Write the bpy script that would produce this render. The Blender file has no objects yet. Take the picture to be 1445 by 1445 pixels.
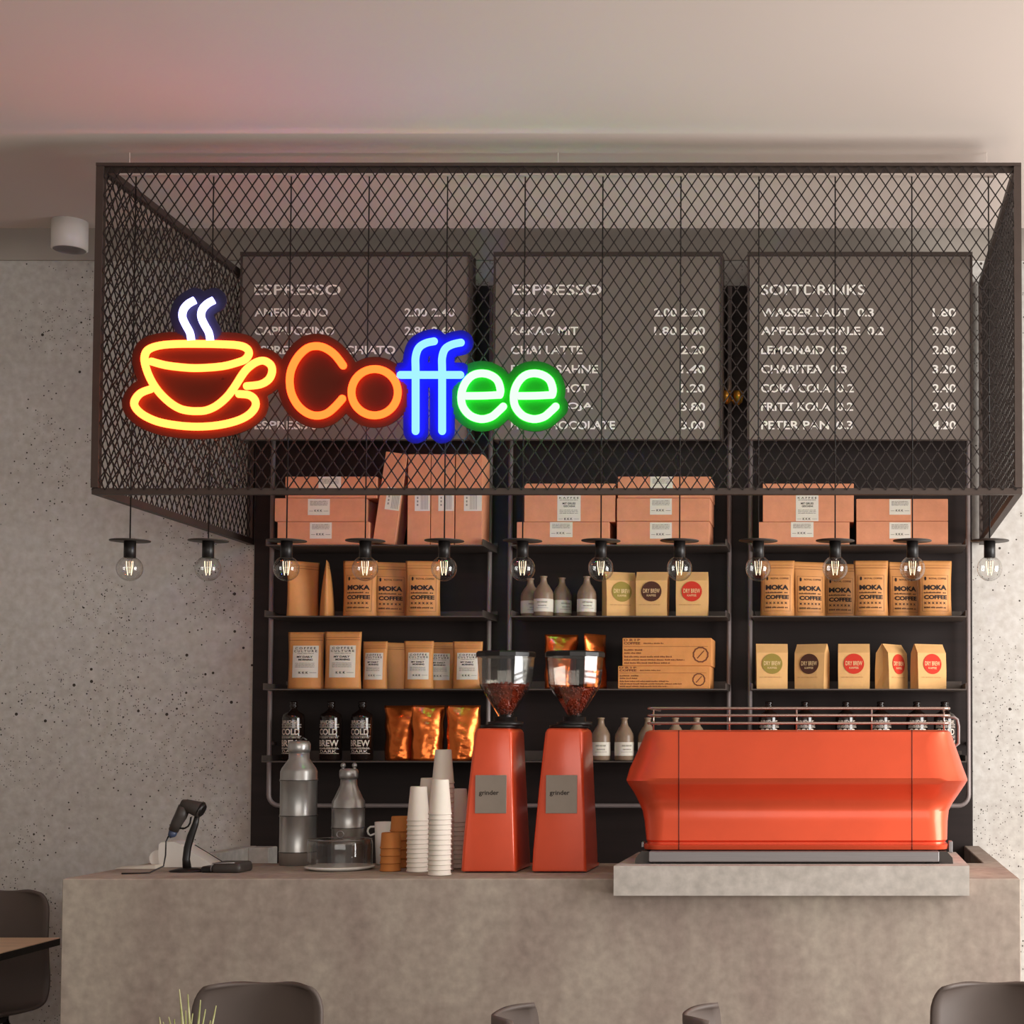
import bpy, math, random
import numpy as np
from mathutils import Vector, Matrix, Euler
random.seed(7)
C = bpy.context.scene.collection
S = bpy.context.scene
PI = math.pi
# ------------------------------------------------------------------ camera model
F = 2260.0; CX = 1190.0; HY = 1040.0; TH = math.atan(0.0373); EYE = 1.5
CY = HY - F*math.tan(TH)
def P(px, py, Y):
    c, s = math.cos(TH), math.sin(TH)
    dx = px-CX; u = CY-py
    dy = F*c - u*s; dz = F*s + u*c
    t = Y/dy
    return Vector((dx*t, Y, EYE+dz*t))
def G(px, py, z):           # point of the horizontal plane z seen at px,py
    c, s = math.cos(TH), math.sin(TH)
    dx = px-CX; u = CY-py
    dy = F*c - u*s; dz = F*s + u*c
    t = (z-EYE)/dz
    return Vector((dx*t, dy*t, z))
def K(Y): return Y/F
cam = bpy.data.cameras.new('camera'); co = bpy.data.objects.new('camera', cam); C.objects.link(co)
co.location = (0, 0, EYE); co.rotation_euler = (PI/2+TH, 0, 0)
cam.sensor_fit = 'HORIZONTAL'; cam.sensor_width = 36; cam.lens = 36*F/1445
cam.shift_x = (722.5-CX)/1445; cam.shift_y = (CY-722.5)/1445
cam.clip_start = 0.05
S.camera = co
# ------------------------------------------------------------------ materials
def lin(c):
    return tuple(((x/255)/12.92 if x/255 <= 0.04045 else ((x/255+0.055)/1.055)**2.4) for x in c)+(1,)
MATS = {}
def mat(name, col, rough=0.6, metal=0.0, var=0.0, scale=8, bump=0.0, bscale=60, spec=0.5, coat=0.0, stretch=(1,1,1), col2=None, detail=6, trans=0, ior=1.45, aniso=None):
    if name in MATS: return MATS[name]
    m = bpy.data.materials.new(name); m.use_nodes = True
    N = m.node_tree.nodes; L = m.node_tree.links; b = N['Principled BSDF']
    b.inputs['Base Color'].default_value = lin(col); b.inputs['Roughness'].default_value = rough
    b.inputs['Metallic'].default_value = metal; b.inputs['Specular IOR Level'].default_value = spec
    b.inputs['Coat Weight'].default_value = coat; b.inputs['Coat Roughness'].default_value = 0.15
    b.inputs['Transmission Weight'].default_value = trans; b.inputs['IOR'].default_value = ior
    if var or bump:
        tc = N.new('ShaderNodeTexCoord'); mp = N.new('ShaderNodeMapping'); L.new(tc.outputs['Object'], mp.inputs['Vector'])
        mp.inputs['Scale'].default_value = stretch
    if var:
        nz = N.new('ShaderNodeTexNoise'); nz.inputs['Scale'].default_value = scale; nz.inputs['Detail'].default_value = detail
        nz.inputs['Roughness'].default_value = 0.6
        L.new(mp.outputs[0], nz.inputs['Vector'])
        cr = N.new('ShaderNodeValToRGB'); L.new(nz.outputs['Fac'], cr.inputs[0])
        c0 = lin(col); k = 1-var
        cr.color_ramp.elements[0].position = 0.3; cr.color_ramp.elements[1].position = 0.7
        cr.color_ramp.elements[0].color = tuple(x*k for x in c0[:3])+(1,)
        cr.color_ramp.elements[1].color = lin(col2) if col2 else tuple(min(1, x*(1+var)) for x in c0[:3])+(1,)
        L.new(cr.outputs[0], b.inputs['Base Color'])
    if bump:
        n2 = N.new('ShaderNodeTexNoise'); n2.inputs['Scale'].default_value = bscale; n2.inputs['Detail'].default_value = 5
        L.new(mp.outputs[0], n2.inputs['Vector'])
        bp = N.new('ShaderNodeBump'); bp.inputs['Strength'].default_value = bump; bp.inputs['Distance'].default_value = 0.01
        L.new(n2.outputs['Fac'], bp.inputs['Height']); L.new(bp.outputs[0], b.inputs['Normal'])
    MATS[name] = m
    return m
def emis(name, rgb, strength=1.0):
    m = bpy.data.materials.new(name); m.use_nodes = True
    N = m.node_tree.nodes; L = m.node_tree.links; N.clear()
    e = N.new('ShaderNodeEmission'); o = N.new('ShaderNodeOutputMaterial')
    e.inputs[0].default_value = tuple(rgb)+(1,); e.inputs[1].default_value = strength
    L.new(e.outputs[0], o.inputs[0]); MATS[name] = m
    return m
def concrete(name, col, pits=True, var=0.12, scale=1.2, bump=0.25, col2=None, pitcol=(70,62,56), stretch=(1,1,1)):
    m = mat(name, col, 0.85, 0, var, scale, 0, 1, 0.25, col2=col2, stretch=stretch)
    N = m.node_tree.nodes; L = m.node_tree.links; b = N['Principled BSDF']
    tc = [n for n in N if n.type == 'TEX_COORD'][0]
    cr = [n for n in N if n.type == 'VALTORGB'][0]
    n3 = N.new('ShaderNodeTexNoise'); n3.inputs['Scale'].default_value = 30; n3.inputs['Detail'].default_value = 8
    L.new(tc.outputs['Object'], n3.inputs['Vector'])
    mx = N.new('ShaderNodeMix'); mx.data_type = 'RGBA'; mx.blend_type = 'OVERLAY'; mx.inputs[0].default_value = 0.35
    L.new(cr.outputs[0], mx.inputs[6]); L.new(n3.outputs['Fac'], mx.inputs[7])
    src = mx.outputs[2]
    bp = N.new('ShaderNodeBump'); bp.inputs['Strength'].default_value = bump; bp.inputs['Distance'].default_value = 0.006
    L.new(n3.outputs['Fac'], bp.inputs['Height'])
    if pits:
        acc = None
        for sc, th, dens in ((26, 0.17, 0.56), (60, 0.2, 0.52), (110, 0.25, 0.5)):
            v = N.new('ShaderNodeTexVoronoi'); v.inputs['Scale'].default_value = sc; L.new(tc.outputs['Object'], v.inputs['Vector'])
            lt = N.new('ShaderNodeMath'); lt.operation = 'LESS_THAN'; lt.inputs[1].default_value = th; L.new(v.outputs['Distance'], lt.inputs[0])
            sep = N.new('ShaderNodeSeparateColor'); L.new(v.outputs['Color'], sep.inputs[0])
            gt = N.new('ShaderNodeMath'); gt.operation = 'GREATER_THAN'; gt.inputs[1].default_value = 0.72; L.new(sep.outputs[0], gt.inputs[0])
            ns = N.new('ShaderNodeTexNoise'); ns.inputs['Scale'].default_value = 2.3+sc*0.01; L.new(tc.outputs['Object'], ns.inputs['Vector'])
            g2 = N.new('ShaderNodeMath'); g2.operation = 'GREATER_THAN'; g2.inputs[1].default_value = dens; L.new(ns.outputs['Fac'], g2.inputs[0])
            a = N.new('ShaderNodeMath'); a.operation = 'MULTIPLY'; L.new(lt.outputs[0], a.inputs[0]); L.new(gt.outputs[0], a.inputs[1])
            a2 = N.new('ShaderNodeMath'); a2.operation = 'MULTIPLY'; L.new(a.outputs[0], a2.inputs[0]); L.new(g2.outputs[0], a2.inputs[1])
            if acc is None: acc = a2.outputs[0]
            else:
                s = N.new('ShaderNodeMath'); s.operation = 'MAXIMUM'; L.new(acc, s.inputs[0]); L.new(a2.outputs[0], s.inputs[1]); acc = s.outputs[0]
        m2 = N.new('ShaderNodeMix'); m2.data_type = 'RGBA'; L.new(acc, m2.inputs[0]); L.new(src, m2.inputs[6]); m2.inputs[7].default_value = lin(pitcol)
        src = m2.outputs[2]
    L.new(src, b.inputs['Base Color']); L.new(bp.outputs[0], b.inputs['Normal'])
    return m
M_wall = concrete('wall_concrete', (196,190,182), True, 0.08, 1.0, col2=(205,200,194))
M_ceil = mat('ceiling_plaster', (214,200,190), 0.9, var=0.03, scale=0.5, col2=(220,207,198), detail=2, spec=0.1)
M_plaster = mat('smooth_plaster', (168,158,148), 0.9, var=0.05, scale=2)
M_counter = concrete('counter_microcement', (160,142,132), False, 0.17, 2.4, 0.12, col2=(178,166,152), stretch=(1.6,1.6,0.7))
M_plinth = concrete('plinth_concrete', (182,174,165), False, 0.08, 6, 0.12, col2=(192,184,176))
M_floor = mat('floor_screed', (128,118,108), 0.6, var=0.1, scale=1.5)
M_frame = mat('bronze_steel', (74,62,56), 0.5, 0.35, 0.1, 12)
M_mesh = mat('dark_steel_mesh', (44,36,33), 0.55, 0.3, 0.1, 20)
M_panel = mat('dark_panel', (38,29,27), 0.55, 0, 0.25, 3, stretch=(0.4,1,6), spec=0.3)
M_tube = mat('grey_tube', (140,128,126), 0.45, 0.3, 0.05, 10)
M_shelf = mat('shelf_steel', (82,72,66), 0.5, 0.25, 0.1, 8)
M_board = mat('board_grey', (118,107,99), 0.38, 0, 0.05, 1.5, spec=0.5)
M_boardframe = mat('board_frame', (70,58,52), 0.5, 0.2, 0.05, 5)
M_white = mat('white_lettering', (250,244,236), 0.6, var=0.03)
M_box = mat('kraft_box', (208,140,106), 0.85, 0, 0.08, 20, 0.05, 120, 0.2)
M_box2 = mat('tan_carton', (208,140,82), 0.85, 0, 0.08, 20, 0.05, 120, 0.2)
M_label = mat('paper_label', (214,206,192), 0.8, var=0.04, scale=20)
M_ink = mat('black_ink', (34,24,20), 0.7, var=0.05)
M_greyink = mat('grey_ink', (140,132,122), 0.8, var=0.05)
M_browncopy = mat('brown_ink', (110,60,34), 0.8, var=0.05)
M_pouch = mat('kraft_pouch', (205,140,80), 0.55, 0, 0.08, 15, 0.1, 30, 0.4)
M_bag = mat('kraft_bag', (214,166,108), 0.75, 0, 0.06, 15, 0.08, 40, 0.3)
M_foil = mat('copper_foil', (214,110,50), 0.24, 0.85, 0.1, 10)
M_olive = mat('olive_print', (142,122,50), 0.8, var=0.05)
M_brown = mat('brown_print', (74,38,24), 0.8, var=0.05)
M_red = mat('red_print', (196,46,24), 0.8, var=0.05)
M_cream = mat('cream_print', (225,190,140), 0.8, var=0.05)
M_ceramic = mat('stoneware', (128,104,84), 0.35, 0, 0.12, 14, col2=(150,126,104))
M_darkglass = mat('dark_glass', (26,16,12), 0.08, 0, 0.1, 5, spec=0.8)
M_silver = mat('silver_print', (205,190,176), 0.6, var=0.05)
M_churn = mat('galvanised', (176,174,171), 0.3, 0.75, 0.2, 9, 0.1, 14, stretch=(1,1,0.5))
M_churnband = mat('galvanised_band', (100,98,96), 0.4, 0.9, 0.1, 9)
M_cup = mat('paper_cup_white', (226,216,204), 0.7, var=0.03, scale=10)
M_kcup = mat('paper_cup_kraft', (190,118,58), 0.75, var=0.08, scale=10)
M_porc = mat('white_porcelain', (232,228,222), 0.2, var=0.02, scale=5)
M_orange = mat('orange_enamel', (226,84,46), 0.28, 0.15, 0.06, 6, spec=0.5, coat=0.5)
M_copper = mat('orange_metal_shell', (232,90,54), 0.42, 0.45, 0.08, 3, spec=0.5, coat=0.4)
M_seam = mat('seam_dark', (60,10,6), 0.6, var=0.05)
M_chrome = mat('brushed_steel', (150,146,146), 0.42, 0.8, 0.05, 40, stretch=(0.2,1,8))
M_rail = mat('rail_steel', (196,170,160), 0.25, 0.9, 0.05, 10)
M_plate = mat('label_plate', (150,138,126), 0.4, 0.5, 0.04, 20)
M_black = mat('black_plastic', (24,20,19), 0.4, var=0.1, scale=10)
M_dgrey = mat('dark_grey_plastic', (60,54,50), 0.45, var=0.08, scale=10)
M_blue = mat('blue_sticker', (58,68,92), 0.4, var=0.1)
M_white_plastic = mat('white_plastic', (228,222,214), 0.35, var=0.02, scale=5)
M_bean = mat('roasted_beans', (120,44,28), 0.25, 0, 0.45, 60, col2=(170,74,50), spec=0.7)
M_brass = mat('brass', (214,150,60), 0.3, 0.8, 0.1, 10)
M_chair = mat('chair_shell', (92,80,74), 0.55, var=0.06, scale=6)
M_leg = mat('chair_leg', (40,33,30), 0.5, 0.2, var=0.06, scale=6)
M_wood = mat('oak_top', (236,200,164), 0.5, 0, 0.12, 6, stretch=(1,12,1))
M_leaf = mat('leaf', (160,170,84), 0.5, var=0.2, scale=30, col2=(222,218,170))
M_pot = mat('planter_grey', (120,112,104), 0.7, var=0.08)
ACR_GLOW = [mat('acrylic_painted_glow_'+n_, c_, 0.5, var=0.03, spec=0.3) for n_, c_ in (('red', (68,26,6)), ('navy', (36,34,54)), ('blue', (8,10,104)), ('green', (6,80,20)))]  # tube glow painted into the plate colours, one per sign section
M_lamp_white = mat('lamp_white', (225,220,214), 0.4, var=0.02)
def glass(name, tint=(1,1,1), rough=0.0):
    m = bpy.data.materials.new(name); m.use_nodes = True
    N = m.node_tree.nodes; L = m.node_tree.links; N.clear()
    o = N.new('ShaderNodeOutputMaterial'); g = N.new('ShaderNodeBsdfGlossy'); t = N.new('ShaderNodeBsdfTransparent')
    lw = N.new('ShaderNodeLayerWeight'); lw.inputs[0].default_value = 0.5
    pw = N.new('ShaderNodeMath'); pw.operation = 'POWER'; pw.inputs[1].default_value = 2.8; L.new(lw.outputs['Facing'], pw.inputs[0])
    fr = N.new('ShaderNodeMath'); fr.operation = 'MULTIPLY_ADD'; fr.inputs[1].default_value = 0.8; fr.inputs[2].default_value = 0.07; L.new(pw.outputs[0], fr.inputs[0])
    nz = N.new('ShaderNodeTexNoise'); nz.inputs['Scale'].default_value = 4
    mu = N.new('ShaderNodeMath'); mu.operation = 'MULTIPLY_ADD'; mu.inputs[1].default_value = 0.02; mu.inputs[2].default_value = rough
    L.new(nz.outputs['Fac'], mu.inputs[0]); L.new(mu.outputs[0], g.inputs['Roughness'])
    t.inputs[0].default_value = tuple(tint)+(1,)
    mx = N.new('ShaderNodeMixShader'); L.new(fr.outputs[0], mx.inputs[0]); L.new(t.outputs[0], mx.inputs[1]); L.new(g.outputs[0], mx.inputs[2])
    L.new(mx.outputs[0], o.inputs[0]); MATS[name] = m
    return m
M_glass = glass('clear_glass', (0.93,0.93,0.92))
M_hopper = glass('hopper_plastic', (0.90,0.89,0.87), 0.03)
# ------------------------------------------------------------------ mesh builder
class MB:
    def __init__(s): s.v = []; s.f = []; s.sm = []
    def add(s, vs, fs, smooth=False):
        o = len(s.v); s.v += [tuple(v) for v in vs]; s.f += [tuple(i+o for i in f) for f in fs]; s.sm += [smooth]*len(fs); return s
    def box(s, x0, x1, y0, y1, z0, z1, bev=0.0):
        if bev <= 0:
            vs = [(x0,y0,z0),(x1,y0,z0),(x1,y1,z0),(x0,y1,z0),(x0,y0,z1),(x1,y0,z1),(x1,y1,z1),(x0,y1,z1)]
            return s.add(vs, [(0,3,2,1),(4,5,6,7),(0,1,5,4),(1,2,6,5),(2,3,7,6),(3,0,4,7)])
        b = bev; lv = []
        for z, i in ((z0, b), (z0+b, 0), (z1-b, 0), (z1, b)):
            X0, X1, Y0, Y1 = x0+i, x1-i, y0+i, y1-i
            c = b*0.6 if i == 0 else b*0.3
            lv.append([(X0+c,Y0,z),(X1-c,Y0,z),(X1,Y0+c,z),(X1,Y1-c,z),(X1-c,Y1,z),(X0+c,Y1,z),(X0,Y1-c,z),(X0,Y0+c,z)])
        return s.loft(lv, cap=True)
    def loft(s, rings, cap=True, closed=True, smooth=False):
        n = len(rings[0]); vs = [p for r in rings for p in r]; fs = []
        for i in range(len(rings)-1):
            for j in range(n if closed else n-1):
                k = (j+1) % n
                fs.append((i*n+j, i*n+k, (i+1)*n+k, (i+1)*n+j))
        s.add(vs, fs, smooth)
        if cap:
            o = len(s.v)-len(vs); m = (len(rings)-1)*n
            s.f.append(tuple(o+j for j in reversed(range(n)))); s.sm.append(False)
            s.f.append(tuple(o+m+j for j in range(n))); s.sm.append(False)
        return s
    def lathe(s, prof, c=(0,0,0), n=28, smooth=True, cap=False, sx=1, sy=1):
        rings = [[(c[0]+r*sx*math.cos(2*PI*k/n), c[1]+r*sy*math.sin(2*PI*k/n), c[2]+z) for k in range(n)] for r, z in prof]
        return s.loft(rings, cap=cap, smooth=smooth)
    def tube(s, pts, r, n=8, cap=True, smooth=True, closed=False, rad=None, flat=None):
        pts = [Vector(p) for p in pts]; m = len(pts); rings = []; up = None
        for i, p in enumerate(pts):
            if closed: d = pts[(i+1) % m]-pts[i-1]
            else: d = pts[min(i+1, m-1)]-pts[max(i-1, 0)]
            d.normalize()
            if up is None:
                up = Vector((0,1,0)) if abs(d.y) < 0.9 else Vector((1,0,0))
            a = d.cross(up); a.normalize(); b = a.cross(d); b.normalize(); up = b
            rr = rad[i] if rad else r
            fl = flat or 1
            rings.append([tuple(p+a*rr*math.cos(2*PI*k/n)+b*rr*fl*math.sin(2*PI*k/n)) for k in range(n)])
        if closed: rings.append(rings[0])
        return s.loft(rings, cap=cap and not closed, smooth=smooth)
    def sphere(s, c, r, n=12, m=8, sc=(1,1,1)):
        rings = [[(c[0]+r*sc[0]*math.sin(PI*i/m)*math.cos(2*PI*k/n), c[1]+r*sc[1]*math.sin(PI*i/m)*math.sin(2*PI*k/n), c[2]-r*sc[2]*math.cos(PI*i/m)) for k in range(n)] for i in range(m+1)]
        return s.loft(rings, cap=False, smooth=True)
    def prism(s, poly, y0, y1):      # poly in x,z
        n = len(poly)
        vs = [(x, y0, z) for x, z in poly]+[(x, y1, z) for x, z in poly]
        fs = [tuple(range(n)), tuple(reversed(range(n, 2*n)))]+[(i, i+n, (i+1) % n+n, (i+1) % n) for i in range(n)]
        return s.add(vs, fs)
    def map(s, fn):
        s.v = [tuple(fn(*v)) for v in s.v]; return s
    def merge(s, o, T=None):
        s.add([T @ Vector(v) if T else v for v in o.v], o.f); s.sm[-len(o.f):] = o.sm; return s
def obj(name, mb, m, parent=None, label=None):
    me = bpy.data.meshes.new(name); me.from_pydata(mb.v, [], mb.f)
    me.polygons.foreach_set('use_smooth', mb.sm); me.materials.append(m); me.validate(); me.update()
    import bmesh
    bm = bmesh.new(); bm.from_mesh(me); bmesh.ops.recalc_face_normals(bm, faces=bm.faces) if len(me.polygons) < 60000 and not name.startswith(('lettering','label','print')) else None
    bm.to_mesh(me); bm.free()
    o = bpy.data.objects.new(name, me); C.objects.link(o)
    if parent: o.parent = parent
    if label: o['label'] = label
    return o
def thing(name, label, cat, loc=(0,0,0), rz=0, group=None):
    o = bpy.data.objects.new(name, None); C.objects.link(o); o.empty_display_size = 0.05
    o.location = loc; o.rotation_euler = (0,0,rz); o['label'] = label; o['category'] = cat
    if group: o['group'] = group
    return o
def tag(o, label, cat, group=None, kind=None):
    o['label'] = label; o['category'] = cat
    if group: o['group'] = group
    if kind: o['kind'] = kind
    return o
def struct(name, mb, m):
    o = obj(name, mb, m); o['kind'] = 'structure'; return o
KIDS = {}
def kids(o):
    return [c for c in bpy.data.objects if c.parent is o]
def dup(o, loc=None, rz=None, label=None, group=None, parent=None, scale=None):
    c = o.copy(); C.objects.link(c)
    if parent is not None: c.parent = parent
    if loc is not None: c.location = loc
    if rz is not None: c.rotation_euler = (0,0,rz) if not isinstance(rz, tuple) else rz
    if label: c['label'] = label
    if group: c['group'] = group
    if scale: c.scale = scale
    for ch in kids(o): dup(ch, parent=c)
    return c
class Pool:         # first use places the prototype itself
    def __init__(s, make, group=None): s.make = make; s.p = None; s.group = group
    def put(s, loc, rz=0, label=None, scale=None):
        if s.p is None:
            s.p = s.make(); o = s.p; o.location = loc; o.rotation_euler = (0,0,rz) if not isinstance(rz, tuple) else rz
            if label: o['label'] = label
            if s.group: o['group'] = s.group
            o.scale = scale or (1,1,1)
            return o
        return dup(s.p, loc, rz, label, s.group, scale=scale or (1,1,1))
# ------------------------------------------------------------------ text
TXT = {}
def glyphs(t, bold=0.0):
    key = (t, bold)
    if key in TXT: return TXT[key]
    cu = bpy.data.curves.new('text', 'FONT'); cu.body = t; cu.size = 1; cu.offset = bold; cu.resolution_u = 3
    if bold < 0: cu.offset = 0
    o = bpy.data.objects.new('text', cu); C.objects.link(o)
    bpy.context.view_layer.update()
    dg = bpy.context.evaluated_depsgraph_get()
    me = bpy.data.meshes.new_from_object(o.evaluated_get(dg))
    vs = [(v.co.x, v.co.y) for v in me.vertices]; fs = [tuple(p.vertices) for p in me.polygons]
    bpy.data.objects.remove(o); bpy.data.curves.remove(cu); bpy.data.meshes.remove(me)
    x0 = min(v[0] for v in vs); x1 = max(v[0] for v in vs); y0 = min(v[1] for v in vs); y1 = max(v[1] for v in vs)
    r = ([((a-x0)/(x1-x0), (b-y0)/(y1-y0)) for a, b in vs], fs, (x1-x0)/(y1-y0))
    TXT[key] = r
    return r
def text(mb, t, x0, x1, z0, z1, fn, bold=0.02):     # fit into x0..x1, z0..z1 then map (x,z)->point
    vs, fs, a = glyphs(t, bold)
    mb.add([fn(x0+(x1-x0)*u, z0+(z1-z0)*w) for u, w in vs], fs)
def bar(mb, x0, x1, z0, z1, fn, n=4):
    vs = []; fs = []
    for i in range(n+1):
        x = x0+(x1-x0)*i/n; vs += [fn(x, z0), fn(x, z1)]
    for i in range(n): fs.append((2*i, 2*i+2, 2*i+3, 2*i+1))
    mb.add(vs, fs)
def patch(mb, x0, x1, z0, z1, fn, n=8, m=8):
    vs = [fn(x0+(x1-x0)*i/n, z0+(z1-z0)*j/m) for j in range(m+1) for i in range(n+1)]
    fs = [(j*(n+1)+i, j*(n+1)+i+1, (j+1)*(n+1)+i+1, (j+1)*(n+1)+i) for j in range(m) for i in range(n)]
    mb.add(vs, fs, True)
def scribble(mb, x0, x1, z0, z1, fn, words=3, seed=0):   # small illegible words
    r = random.Random(seed); x = x0
    while x < x1-1e-4:
        w = min(x1-x, (x1-x0)/words*r.uniform(0.6, 1.1)); n = max(2, int(w/(z1-z0)/0.8))
        for k in range(n):
            a = x+w*0.9*k/n; bar(mb, a, a+w*0.9/n*0.62, z0, z0+(z1-z0)*r.uniform(0.6, 1), fn, 1)
        x += w
# ------------------------------------------------------------------ setting
YW = 6.57; ZC = P(60, 368, YW).z
struct('wall_back', MB().box(-6.2, 4.5, YW, YW+0.2, -0.1, 4.1), M_wall)
struct('wall_left', MB().box(-6.2, -6.0, -3.0, YW, -0.1, 4.1), M_wall)
struct('floor', MB().box(-6.2, 4.5, -3.0, YW+0.2, -0.1, 0.0), M_floor)
YG = G(60, 322, ZC).y
struct('ceiling', MB().box(-6.2, 4.5, -3.0, YG, ZC, ZC+0.12).box(-6.2, 4.5, YG-0.1, YW+0.2, ZC+0.32, ZC+0.4), M_ceil)
struct('trim_1', MB().box(-6.0, 4.5, YW-0.012, YW-0.0005, ZC, ZC+0.319), M_plaster)
# ------------------------------------------------------------------ counter
YC = 5.02
cL = P(88, 1240, YC); cR = P(1440, 1240, YC); ZT = cL.z
t = thing('service_counter', 'long grey-brown concrete service counter under the mesh canopy', 'counter', ((cL.x+cR.x)/2, YC, 0))
ox = (cL.x+cR.x)/2; hw = (cR.x-cL.x)/2
YB = G(900, 1218, ZT).y; YPn_ = 6.532
dY = YB-YC
b = MB().box(-hw, hw, 0, dY, 0, ZT, 0.004)
obj('counter_body', b, M_counter, t)
YWl = YPn_-YC
b = MB().box(hw-0.062, hw, dY+0.001, YWl, 0, ZT, 0.003); obj('side_arm', b, M_counter, t)
yl = G(300, 1204, ZT).y-YC; yp = 6.532-YC; xl_ = P(375, 1195, 6.4).x-ox
b = MB().box(-hw, -hw+0.055, yl, YWl, 0, ZT, 0.003); obj('side_arm', b, M_plinth, t)
b = MB().box(-hw+0.0555, xl_, yp-0.1, yp, 0, ZT-0.001, 0.003); obj('return_ledge', b, M_plinth, t)
# machine plinth
YP = 4.955
a = P(866, 1222, YP); c = P(1368, 1264, YP)
ZP = a.z
pl = obj('plinth_slab', MB().box(-(c.x-a.x)/2, (c.x-a.x)/2, 0, 0.60, 0, a.z-c.z, 0.003), M_plinth)
# the slab wraps over the counter: an L section so that it rests on the counter top
hwp = (c.x-a.x)/2; bpy.data.objects.remove(pl)
b = MB(); prof = [(0, c.z-ZT), (YC-YP-0.001, c.z-ZT), (YC-YP-0.001, 0.001), (0.60, 0.001), (0.60, ZP-ZT), (0, ZP-ZT)]
b.add([(-hwp, y, z) for y, z in prof]+[(hwp, y, z) for y, z in prof], [(0,1,2,3,4,5)[::-1], (6,7,8,9,10,11)]+[(i, (i+1) % 6, (i+1) % 6+6, i+6) for i in range(6)])
pl = obj('plinth_slab', b, M_plinth); pl.location = ((a.x+c.x)/2, YP, ZT)
tag(pl, 'pale concrete slab hooked over the counter edge under the orange espresso machine', 'slab')
# ------------------------------------------------------------------ canopy
YK = 5.17
kL = P(136, 231, YK).x; kR = P(1441, 231, YK).x; kT = P(800, 230, YK).z; kB = P(800, 697, YK).z
kL2 = P(128, 695, YK).x
kL = (kL+kL2)/2
W = kR-kL; H = kT-kB
t = thing('mesh_canopy', 'large dark steel canopy of diamond mesh hanging above the counter', 'canopy', ((kL+kR)/2, YK, kB))
w = W/2; D = YW-YK-0.02
fb = 0.024
for nm, x0, x1, y0, y1, z0, z1 in (
    ('top_rail', -w, w, -0.004, 0.03, H-0.010, H), ('bottom_rail', -w, w, 0.006, 0.03, 0, 0.020)):
    obj(nm, MB().box(x0, x1, y0, y1, z0, z1), M_frame, t)
obj('top_rail', MB().box(-w+0.001, w-0.001, 0.012, 0.017, H-0.028, H-0.0102), M_frame, t)
for sx in (-1, 1):
    xa, xb = (-w, -w+0.024) if sx < 0 else (w-0.024, w)
    obj('corner_post', MB().box(xa, xb, -0.002, 0.022, 0.021, H-0.0103), M_frame, t)
    obj('side_rail', MB().box(xa, xb, 0.031, D, 0, 0.024), M_frame, t)
    obj('side_rail', MB().box(xa, xb, 0.031, D, H-0.024, H), M_frame, t)
    obj('corner_post', MB().box(xa, xb, D-0.024, D-0.0005, 0.0245, H-0.0245), M_frame, t)
cw = 18.47*K(YK); ch = (P(0,691,YK).z-P(0,235,YK).z)/17*-1; ch = abs(ch)
def mesh_panel(L, Hh, ph, z0, wid=0.0036, th=0.003):
    b = MB(); ni = int(L/(cw/2))+3; nj = 34
    vs = []; fs = []
    for j in range(nj):
        za, zb = z0+Hh-j*ch/2, z0+Hh-(j+1)*ch/2
        for i in range(-2, ni):
            if (i+j) % 2 == 0: xa, xb = ph+i*cw/2, ph+(i+1)*cw/2
            else: xa, xb = ph+(i+1)*cw/2, ph+i*cw/2
            lo, hi = 0.002, L-0.002
            if max(xa, xb) < lo or min(xa, xb) > hi: continue
            pa, pb = (xa, za), (xb, zb)
            def clip(p, q, lim):
                u = (lim-p[0])/(q[0]-p[0]); return (lim, p[1]+(q[1]-p[1])*u)
            if pa[0] < lo: pa = clip(pa, pb, lo)
            if pb[0] < lo: pb = clip(pb, pa, lo)
            if pa[0] > hi: pa = clip(pa, pb, hi)
            if pb[0] > hi: pb = clip(pb, pa, hi)
            dx, dz = pb[0]-pa[0], pb[1]-pa[1]; l = math.hypot(dx, dz)
            if l < 1e-4: continue
            nx, nz = -dz/l*wid/2, dx/l*wid/2
            o = len(vs)
            for (px_, pz_) in (pa, pb):
                vs += [(px_+nx, 0, pz_+nz), (px_-nx, 0, pz_-nz), (px_-nx, th, pz_-nz), (px_+nx, th, pz_+nz)]
            fs += [(o, o+1, o+5, o+4), (o+1, o+2, o+6, o+5), (o+2, o+3, o+7, o+6), (o+3, o, o+4, o+7)]
    b.add(vs, fs)
    return b
mh = 17*ch; mz = P(0,691,YK).z-kB
ax = P(976, 235, YK).x-(kL)   # an apex
ph = ax % cw
p = mesh_panel(W, mh, ph, mz); p.map(lambda x, y, z: (x-w, y+0.0015, z)); obj('mesh_panel', p, M_mesh, t)
for sx in (-1, 1):
    p = mesh_panel(D-0.04, mh, 0, mz, wid=0.0040)
    p.map(lambda x, y, z: (sx*(w-0.012)+y, x+0.026, z)); obj('mesh_panel', p, M_mesh, t)
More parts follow.
